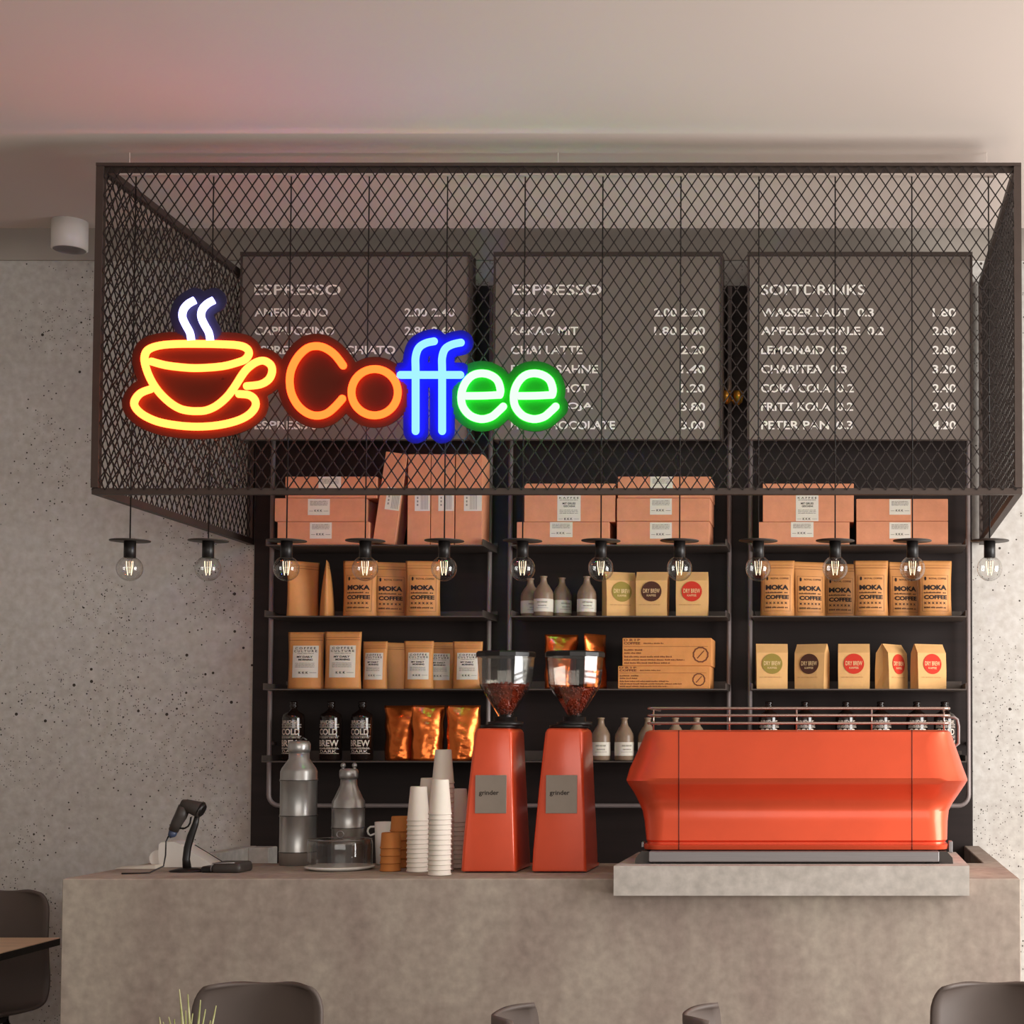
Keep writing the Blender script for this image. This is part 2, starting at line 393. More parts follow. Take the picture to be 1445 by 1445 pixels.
# ------------------------------------------------------------------ menu boards
YBf = 6.30
def fl(Y): return lambda x, z: (x, Y, z)
rowy = [441,467,494,521,548,574,600]
def board(x0, x1, head, rows, label, hx):
    a = P(x0, 354, YBf); c = P(x1, 620, YBf); w = (c.x-a.x)/2; cx = (a.x+c.x)/2
    t = thing('menu_board', label, 'menu board', (cx, YBf, c.z), 0, 'menu boards above the shelves')
    h = a.z-c.z; hd = h-0.022
    obj('panel', MB().box(-w+0.008, w-0.008, 0, 0.03, 0, hd), M_board, t)
    obj('frame', MB().box(-w, -w+0.007, -0.004, 0.09, 0, hd).box(w-0.007, w, -0.004, 0.09, 0, hd).box(-w, w, -0.008, 0.09, hd+0.001, h-0.006), M_boardframe, t)
    def q(px, py): v = P(px, py, YBf); return v.x-cx, v.z-c.z
    def line(nm, s, xa, xb, yc, hh, bold):
        m = MB(); A = q(xa, yc+hh/2); B = q(xb, yc-hh/2)
        text(m, s, A[0], B[0], A[1], B[1], fl(-0.0012), bold); obj(nm, m, M_white, t)
    line('heading', head[0], head[1], head[2], 409, 15, 0.012)
    for y, r in zip(rowy, rows):
        if not r: continue
        line('menu_item', r[0], r[1], r[2], y, 12, 0.022)
        for s, xa, xb in r[3:]: line('volume' if s.startswith('0') else 'price', s, xa, xb, y, 12, 0.022)
board(340, 662, ('ESPRESSO', 359, 481), [
    ('AMERICANO', 359, 463, ('2.00', 571, 603), ('2.40', 609, 642)), ('CAPPUCCINO', 359, 472, ('2.80', 571, 603), ('2.60', 609, 642)),
    ('ESPRESSO MACCHIATO', 359, 558), None, None, None, ('ESPRESSO', 359, 452)],
    'grey menu board at the left whose lower half is behind the neon sign', 0)
board(697, 1019, ('ESPRESSO', 723, 849), [
    ('KAKAO', 721, 783, ('2.00', 923, 955), ('2.20', 961, 995)), ('KAKAO MIT', 721, 816, ('1.80', 923, 955), ('2.60', 961, 995)),
    ('CHAI LATTE', 721, 822, ('2.20', 961, 995)), ('EXTRA SAHNE', 721, 844, ('1.40', 961, 995)), ('EXTRA SHOT', 721, 831, ('1.20', 961, 995)),
    ('EXTRA SOJA', 721, 837, ('3.80', 961, 995)), ('HOT CHOCOLATE', 721, 868, ('3.00', 961, 995))],
    'middle grey menu board listing kakao and chai latte', 0)
board(1055, 1373, ('SOFTDRINKS', 1074, 1221), [
    ('WASSER LAUT', 1074, 1198, ('0.3', 1210, 1233), ('1.80', 1316, 1349)), ('APFELSCHORLE', 1074, 1214, ('0.2', 1224, 1248), ('2.80', 1316, 1349)),
    ('LEMONAID', 1074, 1163, ('0.3', 1172, 1195), ('2.80', 1316, 1349)), ('CHARITEA', 1074, 1160, ('0.3', 1172, 1195), ('3.20', 1316, 1349)), ('COKA COLA', 1074, 1172, ('0.2', 1181, 1205), ('2.40', 1316, 1349)),
    ('FRITZ KOLA', 1074, 1172, ('0.2', 1181, 1204), ('2.40', 1316, 1349)), ('PETER PAN', 1074, 1170, ('0.3', 1180, 1203), ('4.20', 1316, 1349))],
    'right grey menu board headed SOFTDRINKS', 0)
# ------------------------------------------------------------------ back panel and shelving
YPn = 6.535
a = P(364, 403, YPn); c = P(1373, 1215, YPn)
pn = obj('back_panel', MB().box(a.x-c.x, 0, 0, YW-YPn-0.001, 0, a.z-0.02, 0.002), M_panel)
pn.location = (c.x, YPn, 0.02); tag(pn, 'tall dark wooden panel on the wall behind all the shelves', 'wall panel')
YS = 6.25
SH = [P(700, y, YS).z for y in (768.5, 869, 972, 1074)]      # shelf top heights at the front edge
def unit(x0, x1, ux0, ux1, label):
    YL = 6.47
    A = P(ux0, 1137, YL); B = P(ux1, 1137, YL); T = P(ux0, 405, YL).z; cx = (A.x+B.x)/2; w = (B.x-A.x)/2; r = 0.045; zb = A.z
    t = thing('shelving_unit', label, 'shelf', (cx, YS, 0), 0, 'wall shelving units')
    pts = [(-w, YL-YS, T), (-w, YL-YS, zb+r)]
    pts += [(-w+r-r*math.cos(k*PI/12), YL-YS, zb+r-r*math.sin(k*PI/12)) for k in range(1, 7)]
    pts += [(w-r+r*math.sin(k*PI/12), YL-YS, zb+r-r*math.cos(k*PI/12)) for k in range(0, 6)]+[(w, YL-YS, zb+r), (w, YL-YS, T)]
    obj('frame_tube', MB().tube(pts, 0.0095, 10), M_tube, t)
    for s in (-1, 1):
        for z in (zb+0.25, T-0.2): obj('wall_mount', MB().tube([(s*w, YL-YS+0.01, z), (s*w, YPn-YS-0.001, z)], 0.008, 8), M_tube, t)
    for k, z in enumerate(SH):
        y = (768.5, 869, 972, 1074)[k]
        sh = 2*k if x0 < 500 else 0
        sx0 = P(x0-sh, y, YS).x-cx; sx1 = P(x1, y, YS).x-cx
        b = MB().box(sx0, sx1, 0, 0.262, z-0.005, z)
        b.box(sx0, sx1, 0.259, 0.262, z, z+0.038)
        b.box(sx0, sx0+0.004, 0.0, 0.2585, z, z+0.022).box(sx1-0.004, sx1, 0.0, 0.2585, z, z+0.022)
        obj('shelf', b, M_shelf, t)
    return t
unit(375, 682, 379, 688, 'left wall shelving unit behind the metal churns and paper cups')
unit(721, 1025, 717, 1028, 'middle wall shelving unit behind the two coffee grinders')
unit(1060, 1364, 1058, 1367, 'right wall shelving unit above the espresso machine')
def sp(px, k, Y, Z=0): # point on shelf k with front depth Y
    v = P(px, 900, Y); return Vector((v.x, Y, SH[k]+Z+0.0006))
# x on a given row: account for the slight convergence of verticals
def X(px, py, Y): return P(px, py, Y).x
# ---- kraft gift boxes
def box_thing(name, w, h, d, lab, label, mat_=M_box, seam=False, group=None, cat='box', tl=0.0):
    t = thing(name, label, cat, (0,0,0), 0, group)
    b = MB().box(-w/2, w/2, 0, d, 0, h, 0.002); obj('carton', b, mat_, t)
    if lab:
        lx0, lx1, lz0, lz1, kind = lab
        fn = fl(-0.0008); lo = obj('label', MB().box(lx0, lx1, -0.0006, -0.0001, lz0, lz1), M_label, t, 'white paper label')
        m = MB(); W_ = lx1-lx0; Hh = lz1-lz0
        X_ = lambda u: lx0+u*W_
        Z_ = lambda u: lz0+u*Hh
        if kind == 'small':
            for u in (0.88, 0.8, 0.72, 0.64): scribble(m, X_(0.1), X_(0.9), Z_(u-0.045), Z_(u), fn, 4, int(u*100))
            for u in (0.3, 0.43, 0.56): text(m, 'K', X_(u), X_(u+0.1), Z_(0.2), Z_(0.34), fn)
            bar(m, X_(0.06), X_(0.24), Z_(0.24), Z_(0.26), fn); bar(m, X_(0.72), X_(0.94), Z_(0.24), Z_(0.26), fn)
        elif kind == 'big':
            text(m, 'K A F F E E', X_(0.08), X_(0.92), Z_(0.86), Z_(0.93), fn)
            scribble(m, X_(0.1), X_(0.9), Z_(0.8), Z_(0.83), fn, 4, 3)
            text(m, 'MIT GRUSS', X_(0.22), X_(0.78), Z_(0.64), Z_(0.72), fn, 0.03); text(m, 'GESCHENK', X_(0.26), X_(0.78), Z_(0.54), Z_(0.61), fn, 0.03)
            for u in (0.44, 0.38, 0.32): scribble(m, X_(0.1), X_(0.9), Z_(u-0.03), Z_(u), fn, 4, int(u*100))
            for u in (0.3, 0.43, 0.56): text(m, 'K', X_(u), X_(u+0.1), Z_(0.04), Z_(0.13), fn)
            bar(m, X_(0.06), X_(0.24), Z_(0.08), Z_(0.09), fn); bar(m, X_(0.72), X_(0.94), Z_(0.08), Z_(0.09), fn)
        obj('lettering', m, M_ink, lo)
    return t
YX = 6.265
kx = K(YX)
def gift(x0, x1, y0, y1, lab, label, group, Y=YX, d=0.2, kshelf=0, z=None, name='gift_box'):
    w = (x1-x0)*kx; h = (y1-y0)*kx; cx = (x0+x1)/2
    l = None
    if lab: l = ((lab[0]-cx)*kx, (lab[1]-cx)*kx, (y1-lab[3])*kx, (y1-lab[2])*kx, lab[4])
    t = box_thing(name, w, h-0.0008, d, l, label, group=group)
    t.location = (X(cx, (y0+y1)/2, Y), Y, z)
    return t
def stack(boxes, group, kshelf=0):
    z = SH[kshelf]+0.0006
    for (x0, x1, hpx, lab, label) in boxes:
        # lab given relative: x0,x1, dz0,dz1 from the bottom in px
        y1 = 0; l = None
        cx = (x0+x1)/2; h = hpx*kx
        if lab: l = ((lab[0]-cx)*kx, (lab[1]-cx)*kx, lab[2]*kx, lab[3]*kx, lab[4])
        t = box_thing('gift_box', (x1-x0)*kx, h-0.001, 0.2, l, label, group=group)
        t.location = (X(cx, 740, YX), YX+random.uniform(0, 0.008), z); z += h
g = 'kraft gift boxes on the top shelves'
stack([(391, 521, 33.5, (437, 468, 9, 32, 'small'), 'bottom kraft gift box of the three stacked at the far left of the top shelf'),
       (387, 516, 33.5, (434, 465, 9, 32, 'small'), 'middle kraft gift box of the three stacked at the far left of the top shelf'),
       (401, 531, 31, (448, 480, 6, 30.5, 'small'), 'top kraft gift box of the three stacked at the far left of the top shelf')], g)
stack([(729, 860, 33, (776, 808, 11, 32.5, 'small'), 'flat kraft gift box under the big box, left on the middle top shelf'),
       (739, 868, 55, (786, 819, 1, 38, 'big'), 'big kraft gift box on a flat one, left on the middle top shelf')], g)
stack([(870, 1001, 34, (917, 948, 9, 32, 'small'), 'bottom kraft gift box of the three stacked right on the middle top shelf'),
       (870, 1002, 33, (917, 948, 9, 32, 'small'), 'middle kraft gift box of the three stacked right on the middle top shelf'),
       (871, 1003, 31, (917, 949, 6, 30.5, 'small'), 'top kraft gift box of the three stacked right on the middle top shelf')], g)
stack([(1070, 1199, 33, (1116, 1148, 11, 32.5, 'small'), 'flat kraft gift box under the big box, left on the right top shelf'),
       (1076, 1205, 55, (1123, 1155, 1, 38, 'big'), 'big kraft gift box on a flat one, left on the right top shelf')], g)
stack([(1208, 1338, 34, (1255, 1285, 9, 32, 'small'), 'lower kraft gift box of the pair at the right of the right top shelf'),
       (1208, 1338, 32, (1255, 1285, 9, 31, 'small'), 'upper kraft gift box of the pair at the right of the right top shelf')], g)
# upright boxes
def upright(cx, wpx, hpx, label, roll=0, d=0.13):
    w = wpx*kx; h = hpx*kx
    t = thing('gift_box', label, 'box', (X(cx, 769, YX+0.01), YX+0.01, SH[0]+0.0006), 0, g)
    t.rotation_euler = (0, roll, 0); t.location.z += w/2*math.sin(abs(roll))
    obj('carton', MB().box(-w/2, w/2, 0, d, 0, h, 0.002), M_box, t)
    lx0, lx1 = -w*0.18, w*0.5-0.001; lz0, lz1 = h*0.375, h*0.62
    lo = obj('label', MB().box(lx0, lx1, -0.0006, -0.0001, lz0, lz1), M_label, t, 'white paper label')
    m = MB(); fn = fl(-0.0008)
    for k in range(3): bar(m, lx0+0.008, lx0+0.014, lz0+0.02+k*0.014, lz0+0.028+k*0.014, fn, 1)
    for k in range(5): bar(m, lx0+0.024+k*0.006, lx0+0.0265+k*0.006, lz0+0.006, lz1-0.006, fn, 1)
    obj('lettering', m, M_greyink, lo)
upright(541, 31, 131, 'kraft gift box leaning at an angle beside three upright ones on the left top shelf', 0.135)
upright(590.5, 32, 130, 'kraft gift box standing upright, nearest to the leaning one')
upright(624, 33, 130, 'kraft gift box standing upright between two other upright ones')
upright(661, 38, 130, 'rightmost kraft gift box standing upright on the left top shelf')
# ---- pouches
def pouch_surf(w, h, T):
    def th(v): return T/2*(max(0.0, 1-v**1.6)**0.75) if v < 0.9 else T/2*(max(0.0, 1-0.9**1.6)**0.75)*(1-(v-0.9)/0.1*0.85)
    def hwid(v): return w/2*(1-0.05*math.sin(PI*min(1, v*1.05))) if v < 0.95 else w/2
    def front(x, z):
        v = min(1, max(0, z/h)); u = min(1, abs(x)/(w/2*0.97))
        return -th(v)*(1-u**2.6)-0.0006
    return th, hwid, front
def pouch_mesh(w, h, T, wr=0.0, seed=0):
    th, hwid, front = pouch_surf(w, h, T); r = random.Random(seed)
    ph = [r.uniform(0, 6) for _ in range(6)]
    b = MB(); rings = []; n = 14; m = 22
    for j in range(m+1):
        v = j/m; z = h*v; ring = []
        for side in (-1, 1):
            for i in range(n):
                u = -1+2*i/n if side < 0 else 1-2*i/n
                y = side*(th(v)*(1-abs(u)**2.6)+0.0006)
                x = hwid(v)*u
                k = wr*(math.sin(x*90+z*60+ph[0])*math.sin(z*110-x*40+ph[1])+0.6*math.sin(z*190+x*130+ph[2]))*(1-abs(u))*(1-v*0.5)
                ring.append((x+wr*0.6*math.sin(z*70+ph[3])*abs(u), y+side*k, z+ (0.004*math.sin(PI*abs(u)/1)*0 if v > 0 else 0)))
        rings.append(ring)
    b.loft(rings, cap=True, smooth=True)
    return b
def moka(label='moka coffee pouch', blank=False):
    w, h, T = 49*K(6.32), 80*K(6.32), 0.055
    t = thing('coffee_pouch', label, 'coffee pouch')
    obj('pouch', pouch_mesh(w, h, T), M_pouch, t)
    th, hwid, fr = pouch_surf(w, h, T)
    fn = lambda x, z: (x, fr(x, z)-0.0012, z)
    m = MB(); bar(m, -w*0.46, w*0.46, h*0.865, h*0.872, fn, 8); bar(m, -w*0.46, w*0.46, h*0.915, h*0.919, fn, 8)
    obj('zip_seal', m, M_browncopy, t)
    if blank: return t
    m = MB()
    x0, x1 = -w*0.33, w*0.33
    text(m, 'MOKA', x0, x1, h*0.475, h*0.565, fn, 0.05)
    text(m, 'COFFEE', x0, x1*1.03, h*0.31, h*0.385, fn, 0.045)
    text(m, 'ROYAL COFFEE', x0*0.55, x1, h*0.665, h*0.695, fn, 0.01)
    m.add([fn(x0+0.006+0.004*math.cos(a*PI/5), h*0.68+0.008*math.sin(a*PI/5)) for a in range(10)], [tuple(range(10))])
    scribble(m, x0, x1, h*0.415, h*0.445, fn, 1, 9)
    for k in range(6): text(m, 'x', x0+(x1-x0)*k/6, x0+(x1-x0)*(k+0.7)/6, h*0.225, h*0.262, fn, 0.02)
    scribble(m, x0, x1, h*0.15, h*0.18, fn, 3, 5)
    a0, a1, b0, b1 = -w*0.38, w*0.38, h*0.1, h*0.74
    for (p, q, r, s) in ((a0, a1, b1-0.0008, b1), (a0, a1, b0, b0+0.0008), (a0, a0+0.0008, b0, b1), (a1-0.0008, a1, b0, b1)):
        patch(m, p, q, r, s, fn, 8, 8)
    obj('lettering', m, M_ink, t)
    return t
mk = Pool(moka, 'printed kraft coffee pouches')
def put(pool, px, k, Y, rz, label, scale=None):
    y = (768.5, 869, 972, 1074)[k]
    return pool.put((X(px, y-30, Y), Y, SH[k]+0.0006), rz, label, scale)
s_ = (1, 1, 0.98)
put(mk, 508, 1, 6.33, -0.05, 'kraft MOKA COFFEE pouch on the left unit, leftmost of the three printed ones')
put(mk, 551, 1, 6.385, 0.3, 'kraft MOKA COFFEE pouch half hidden between two others on the left unit')
put(mk, 597, 1, 6.34, 0.12, 'kraft MOKA COFFEE pouch at the right end of the left unit row')
for px, yy, rz, lb in ((1097, 6.325, -0.03, 'leftmost kraft MOKA COFFEE pouch on the right shelving unit'), (1142, 6.375, 0.3, 'second kraft MOKA COFFEE pouch from the left on the right unit, turned sideways'),
    (1185, 6.445, 0.1, 'third kraft MOKA COFFEE pouch from the left, right unit, behind the fourth'), (1229, 6.325, -0.02, 'fourth kraft MOKA COFFEE pouch from the left on the right unit, facing front'),
    (1276, 6.385, 0.28, 'fifth kraft MOKA COFFEE pouch from the left, right unit, behind the last'), (1319, 6.33, 0.1, 'rightmost kraft MOKA COFFEE pouch on the right shelving unit')):
    put(mk, px, 1, yy, rz, lb)
pb = Pool(lambda: moka('', True), 'plain backs of kraft coffee pouches')
put(pb, 428, 1, 6.36, 0.75, 'plain kraft pouch without print at the left end of the moka row')
put(pb, 462, 1, 6.36, 1.8, 'kraft pouch seen edge-on like a narrow wedge beside the plain pouch')
def culture(w, h, label, lab=True):
    T = 0.05
    t = thing('coffee_pouch', label, 'coffee pouch')
    obj('pouch', pouch_mesh(w, h, T, seed=3), M_pouch, t)
    th, hwid, fr = pouch_surf(w, h, T)
    m = MB(); f0 = lambda x, z: (x, fr(x, z)-0.0010, z)
    bar(m, -w*0.46, w*0.46, h*0.855, h*0.862, f0, 8); bar(m, -w*0.46, w*0.46, h*0.90, h*0.904, f0, 8)
    obj('zip_seal', m, M_browncopy, t)
    if not lab: return t
    a0, a1, b0, b1 = -w*0.34, w*0.36, h*0.2, h*0.76
    m = MB(); patch(m, a0, a1, b0, b1, lambda x, z: (x, fr(x, z)-0.0012, z), 10, 10); lo = obj('label', m, M_label, t, 'white paper label')
    m = MB(); fn = lambda x, z: (x, fr(x, z)-0.0020, z)
    Xf = lambda u: a0+(a1-a0)*u
    Zf = lambda u: b0+(b1-b0)*u
    text(m, 'C O F F E E', Xf(0.1), Xf(0.9), Zf(0.885), Zf(0.955), fn, 0.02); text(m, 'C U L T U R E', Xf(0.05), Xf(0.95), Zf(0.795), Zf(0.865), fn, 0.02)
    scribble(m, Xf(0.2), Xf(0.85), Zf(0.745), Zf(0.765), fn, 3, 2)
    text(m, 'MY DAILY', Xf(0.18), Xf(0.8), Zf(0.62), Zf(0.68), fn, 0.03); text(m, 'MORNING', Xf(0.25), Xf(0.8), Zf(0.53), Zf(0.59), fn, 0.03)
    for u in (0.46, 0.42, 0.38, 0.34): scribble(m, Xf(0.12), Xf(0.88), Zf(u-0.016), Zf(u), fn, 5, int(u*100))
    for u in (0.28, 0.42, 0.56): text(m, 'K', Xf(u), Xf(u+0.09), Zf(0.12), Zf(0.19), fn, 0.02)
    bar(m, Xf(0.7), Xf(0.95), Zf(0.15), Zf(0.16), fn, 3)
    obj('lettering', m, M_ink, lo)
    return t
kk = K(6.33)
big = Pool(lambda: culture(52*kk, 81*kk, ''), 'kraft pouches with white labels')
sm = Pool(lambda: culture(42*kk, 68*kk, ''), 'kraft pouches with white labels')
pl_ = Pool(lambda: culture(42*kk, 68*kk, '', False), 'kraft pouches with white labels')
put(big, 432, 2, 6.34, -0.02, 'tall kraft pouch with white label, leftmost on the third shelf')
put(big, 484, 2, 6.32, 0.0, 'tall kraft pouch with white label, second on the third shelf')
put(sm, 529, 2, 6.35, -0.15, 'shorter kraft pouch with white label right beside the tall pair', (0.9,1,1))
put(pl_, 557, 2, 6.435, 0.6, 'kraft pouch turned so that no label shows, third shelf of the left unit')
put(sm, 591, 2, 6.325, 0.0, 'shorter kraft pouch with a fully visible white label, middle of the left third shelf')
put(sm, 620, 2, 6.40, 0.1, 'kraft pouch mostly hidden behind the shorter fully labelled one')
put(sm, 660, 2, 6.35, 0.05, 'kraft pouch with white label partly behind the left grinder hopper')
# foil bags
def foil(seed):
    def mk_():
        w, h, T = 47*kk, 78*kk, 0.075
        t = thing('foil_coffee_bag', '', 'coffee bag')
        obj('bag', pouch_mesh(w, h, T, 0.0035, seed), M_foil, t)
        return t
    return mk_
fo = [Pool(foil(i), 'shiny copper foil coffee bags') for i in (1, 2, 3)]
put(fo[0], 566, 3, 6.385, 0.02, 'copper foil bag, leftmost of the three on the bottom left shelf')
put(fo[1], 604, 3, 6.335, 0.35, 'copper foil bag in the middle of the three on the bottom left shelf')
put(fo[2], 654, 3, 6.34, 0.3, 'copper foil bag beside the left grinder on the bottom left shelf')
put(fo[1], 792, 2, 6.36, 0.2, 'dark copper foil bag seen behind the right grinder hopper')
put(fo[2], 840, 2, 6.34, 1.0, 'copper foil bag seen at an angle beside the tan cartons')
# block-bottom kraft bags
def kbag(pm, seed):
    def mk_():
        w, h, d = 44*kk, 64*kk, 0.07
        t = thing('kraft_coffee_bag', '', 'coffee bag')
        lv = []
        for v, fy in ((0, 1), (0.02, 1), (0.4, 0.98), (0.8, 0.86), (0.985, 0.12), (1, 0.1)):
            ww = w/2*(1-0.02*math.sin(v*3+seed)); dd = d/2*fy; g_ = 0.008*v*(1-v)*4*0.6+0.006*v
            lv.append([(-ww, -dd, h*v), (-ww/2, -dd-0.002*math.sin(v*PI), h*v), (ww/2, -dd-0.002*math.sin(v*PI), h*v), (ww, -dd, h*v), (ww-g_, 0, h*v), (ww, dd, h*v), (-ww, dd, h*v), (-ww+g_, 0, h*v)])
        obj('bag', MB().loft(lv), M_bag, t)
        def fr(x, z):
            v = z/h; pts = ((0, 1), (0.4, 0.98), (0.8, 0.86), (0.985, 0.12), (1, 0.1))
            for (a, fa), (b_, fb_) in zip(pts, pts[1:]):
                if v <= b_: return -(fa+(fb_-fa)*(v-a)/(b_-a))*d/2-0.003
            return -0.003
        cz = h*0.555; R = w*0.325
        m = MB(); n = 28
        vs = [(0, fr(0, cz)-0.0006, cz)]; 
        for rr in (0.5, 1.0): vs += [(R*rr*math.cos(2*PI*k/n), fr(0, cz+R*rr*math.sin(2*PI*k/n))-0.0006, cz+R*rr*math.sin(2*PI*k/n)) for k in range(n)]
        fs = [(0, 1+k, 1+(k+1) % n) for k in range(n)]+[(1+k, 1+n+k, 1+n+(k+1) % n, 1+(k+1) % n) for k in range(n)]
        m.add(vs, fs); lo = obj('print_roundel', m, pm, t, 'coloured round print')
        m = MB(); fn = lambda x, z: (x, fr(x, z)-0.0012, z)
        text(m, 'DRY BREW', -R*0.82, R*0.82, cz-R*0.16, cz+R*0.26, fn, 0.01); text(m, 'KAFFEE', -R*0.45, R*0.45, cz-R*0.5, cz-R*0.3, fn, 0.01)
        obj('lettering', m, M_cream, lo)
        m = MB(); scribble(m, -w*0.4, w*0.3, h*0.255, h*0.265, fn, 4, 4); obj('lettering', m, M_browncopy, t)
        return t
    return mk_
bo, bb, br = Pool(kbag(M_olive, 1), 'kraft bags with round prints'), Pool(kbag(M_brown, 2), 'kraft bags with round prints'), Pool(kbag(M_red, 3), 'kraft bags with round prints')
put(bo, 874, 1, 6.34, 0.42, 'kraft bag with an olive round print beside the stoneware bottles')
put(bb, 921, 1, 6.33, -0.02, 'kraft bag with a dark brown round print on the middle unit')
put(br, 977, 1, 6.33, 0.03, 'kraft bag with a red round print on the middle unit')
put(bo, 1089, 2, 6.33, 0.1, 'kraft bag with an olive round print at the left of the right unit')
put(bb, 1146, 2, 6.34, -0.32, 'kraft bag with a dark brown round print on the right unit')
put(br, 1205, 2, 6.33, 0.0, 'kraft bag with a red round print facing straight ahead on the right unit')
put(br, 1258, 2, 6.36, 0.9, 'kraft bag with red round print turned to show its side, second from right')
put(br, 1310, 2, 6.35, 0.42, 'kraft bag with a red round print at the right end of the third shelf')
# tan cartons with print
def carton(x0, x1, y0, y1, label, z, Y):
    w = (x1-x0)*kx; h = (y1-y0)*kx
    t = thing('printed_carton', label, 'box', (X((x0+x1)/2, 940, Y), Y, z), 0, 'tan printed cartons')
    obj('carton', MB().box(-w/2, w/2, 0, 0.19, 0, h-0.0006, 0.002), M_box2, t)
    m = MB(); fn = fl(-0.0008); q = -w/2
    text(m, 'D R I P', q+0.006, q+w*0.2, h*0.88, h*0.96, fn, 0.02); text(m, 'COFFEE', q+0.006, q+w*0.2, h*0.76, h*0.85, fn, 0.03)
    scribble(m, q+w*0.24, q+w*0.47, h*0.78, h*0.83, fn, 3, 1)
    bar(m, q+0.006, q+w*0.96, h*0.685, h*0.695, fn); scribble(m, q+0.008, q+w*0.24, h*0.54, h*0.6, fn, 2, 2); scribble(m, q+0.008, q+w*0.22, h*0.43, h*0.49, fn, 2, 3)
    for i, (u, e) in enumerate(((0.3, 0.56), (0.19, 0.7), (0.08, 0.54))): scribble(m, q+0.008, q+w*e, h*u, h*(u+0.06), fn, 7, i+8)
    cx, cz, R = w/2-w*0.12, h*0.4, min(h*0.28, 0.032); n = 24
    for rr0, rr1 in ((0.98, 0.8),):
        vs = [(cx+R*r*math.cos(2*PI*k/n)*(1+0.06*(k % 2)), -0.0008, cz+R*r*math.sin(2*PI*k/n)*(1+0.06*(k % 2))) for r in (rr0, rr1) for k in range(n)]
        m.add(vs, [(k, (k+1) % n, n+(k+1) % n, n+k) for k in range(n)])
    m.add([(cx-R*0.5, -0.0008, cz-R*0.45), (cx-R*0.38, -0.0008, cz-R*0.5), (cx+R*0.5, -0.0008, cz+R*0.5), (cx+R*0.4, -0.0008, cz+R*0.55)], [(0,1,2,3)])
    obj('lettering', m, M_browncopy, t)
carton(872, 1002, 939.5, 972, 'lower tan printed carton of two on the middle unit', SH[2]+0.0006, 6.27)
carton(878, 1004, 899, 939, 'upper tan printed carton of two on the middle unit', SH[2]+0.0006+32.5*kx, 6.28)
# stoneware bottles
def stone():
    t = thing('stoneware_bottle', '', 'bottle'); k = K(6.33); r = 13.5*k
    prof = [(0, 0.001), (r*0.92, 0.001), (r, 0.006), (r, 34*k), (r*0.93, 38*k), (r*0.6, 46*k), (r*0.42, 49*k), (r*0.33, 53*k), (r*0.3, 58*k), (r*0.38, 59*k), (r*0.38, 60.5*k), (0, 61*k)]
    obj('bottle_body', MB().lathe(prof, n=28), M_ceramic, t)
    m = MB(); a = 1.9
    def cyl(off): return lambda x, z: ((r+off)*math.sin(x), -(r+off)*math.cos(x), z)
    patch(m, -a, a, 7*k, 26*k, cyl(0.0006), 18, 1); lo = obj('label', m, M_label, t, 'white paper label')
    m = MB(); scribble(m, -0.6, 0.5, 20*k, 22.5*k, cyl(0.0012), 2, 3); scribble(m, -0.5, 0.4, 15*k, 17*k, cyl(0.0012), 2, 4); bar(m, -0.7, 0.6, 12*k, 12.6*k, cyl(0.0012), 4)
    obj('lettering', m, M_greyink, lo)
    return t
st = Pool(stone, 'stoneware bottles with white labels')
for px, yy, rz, lb in ((748.5, 6.41, 0.6, 'brown stoneware bottle, leftmost on the middle unit, under a bulb'), (767, 6.32, 0.1, 'brown stoneware bottle, second from the left on the middle unit'),
    (793, 6.385, 0.7, 'brown stoneware bottle, third from the left on the middle unit'), (828, 6.33, 0.3, 'brown stoneware bottle standing alone before the olive print bag')):
    put(st, px, 1, yy-0.01, rz, lb, (1, 1, 0.95))
for px, rz, lb in ((848, 0.2, 'brown stoneware bottle right beside the right grinder on the low shelf'), (881, 0.5, 'brown stoneware bottle between the grinder and the espresso machine'),
    (914, 0.3, 'stoneware bottle whose neck shows over the left end of the espresso machine'), (953, 0.4, 'stoneware bottle whose neck shows second over the espresso machine'), (983, 0.1, 'stoneware bottle whose neck shows third over the espresso machine')):
    put(st, px, 3, 6.34, rz, lb)
# cold brew bottles
def brew():
    t = thing('cold_brew_bottle', '', 'bottle'); k = K(6.35); r = 15.5*k
    prof = [(0, 0.001), (r*0.9, 0.001), (r, 0.006), (r, 60*k), (r*0.92, 65*k), (r*0.5, 69*k), (r*0.3, 72*k), (r*0.28, 76*k)]
    obj('bottle_body', MB().lathe(prof, n=28), M_darkglass, t)
    obj('stopper', MB().lathe([(0.001, 75*k), (r*0.36, 75*k), (r*0.38, 78*k), (r*0.28, 79*k), (r*0.36, 80*k), (r*0.36, 83*k), (0.0, 83.5*k)], n=16), M_darkglass, t)
    def cyl(x, z): return ((r+0.0008)*math.sin(x/r), -(r+0.0008)*math.cos(x/r), z)
    m = MB()
    text(m, 'COLD', -r*0.9, r*0.85, 36*k, 45*k, cyl, 0.03); text(m, 'BREW', -r*1.0, r*1.0, 20*k, 29*k, cyl, 0.03)
    for z0 in (48, 31.6, 17.2): scribble(m, -r*1.0, r*1.0, z0*k, (z0+1.6)*k, cyl, 4, int(z0))
    text(m, 'BRIDGE', -r*0.85, r*0.8, 52*k, 56.5*k, cyl, 0.02); text(m, 'DARK', -r*0.8, r*0.8, 11*k, 15*k, cyl, 0.01)
    for z0 in (50.6, 46.6, 34, 16.2, 9.6): bar(m, -r*1.05, r*1.05, z0*k, (z0+0.6)*k, cyl, 10)
    obj('lettering', m, M_silver, t)
    return t
cb = Pool(brew, 'dark cold brew bottles')
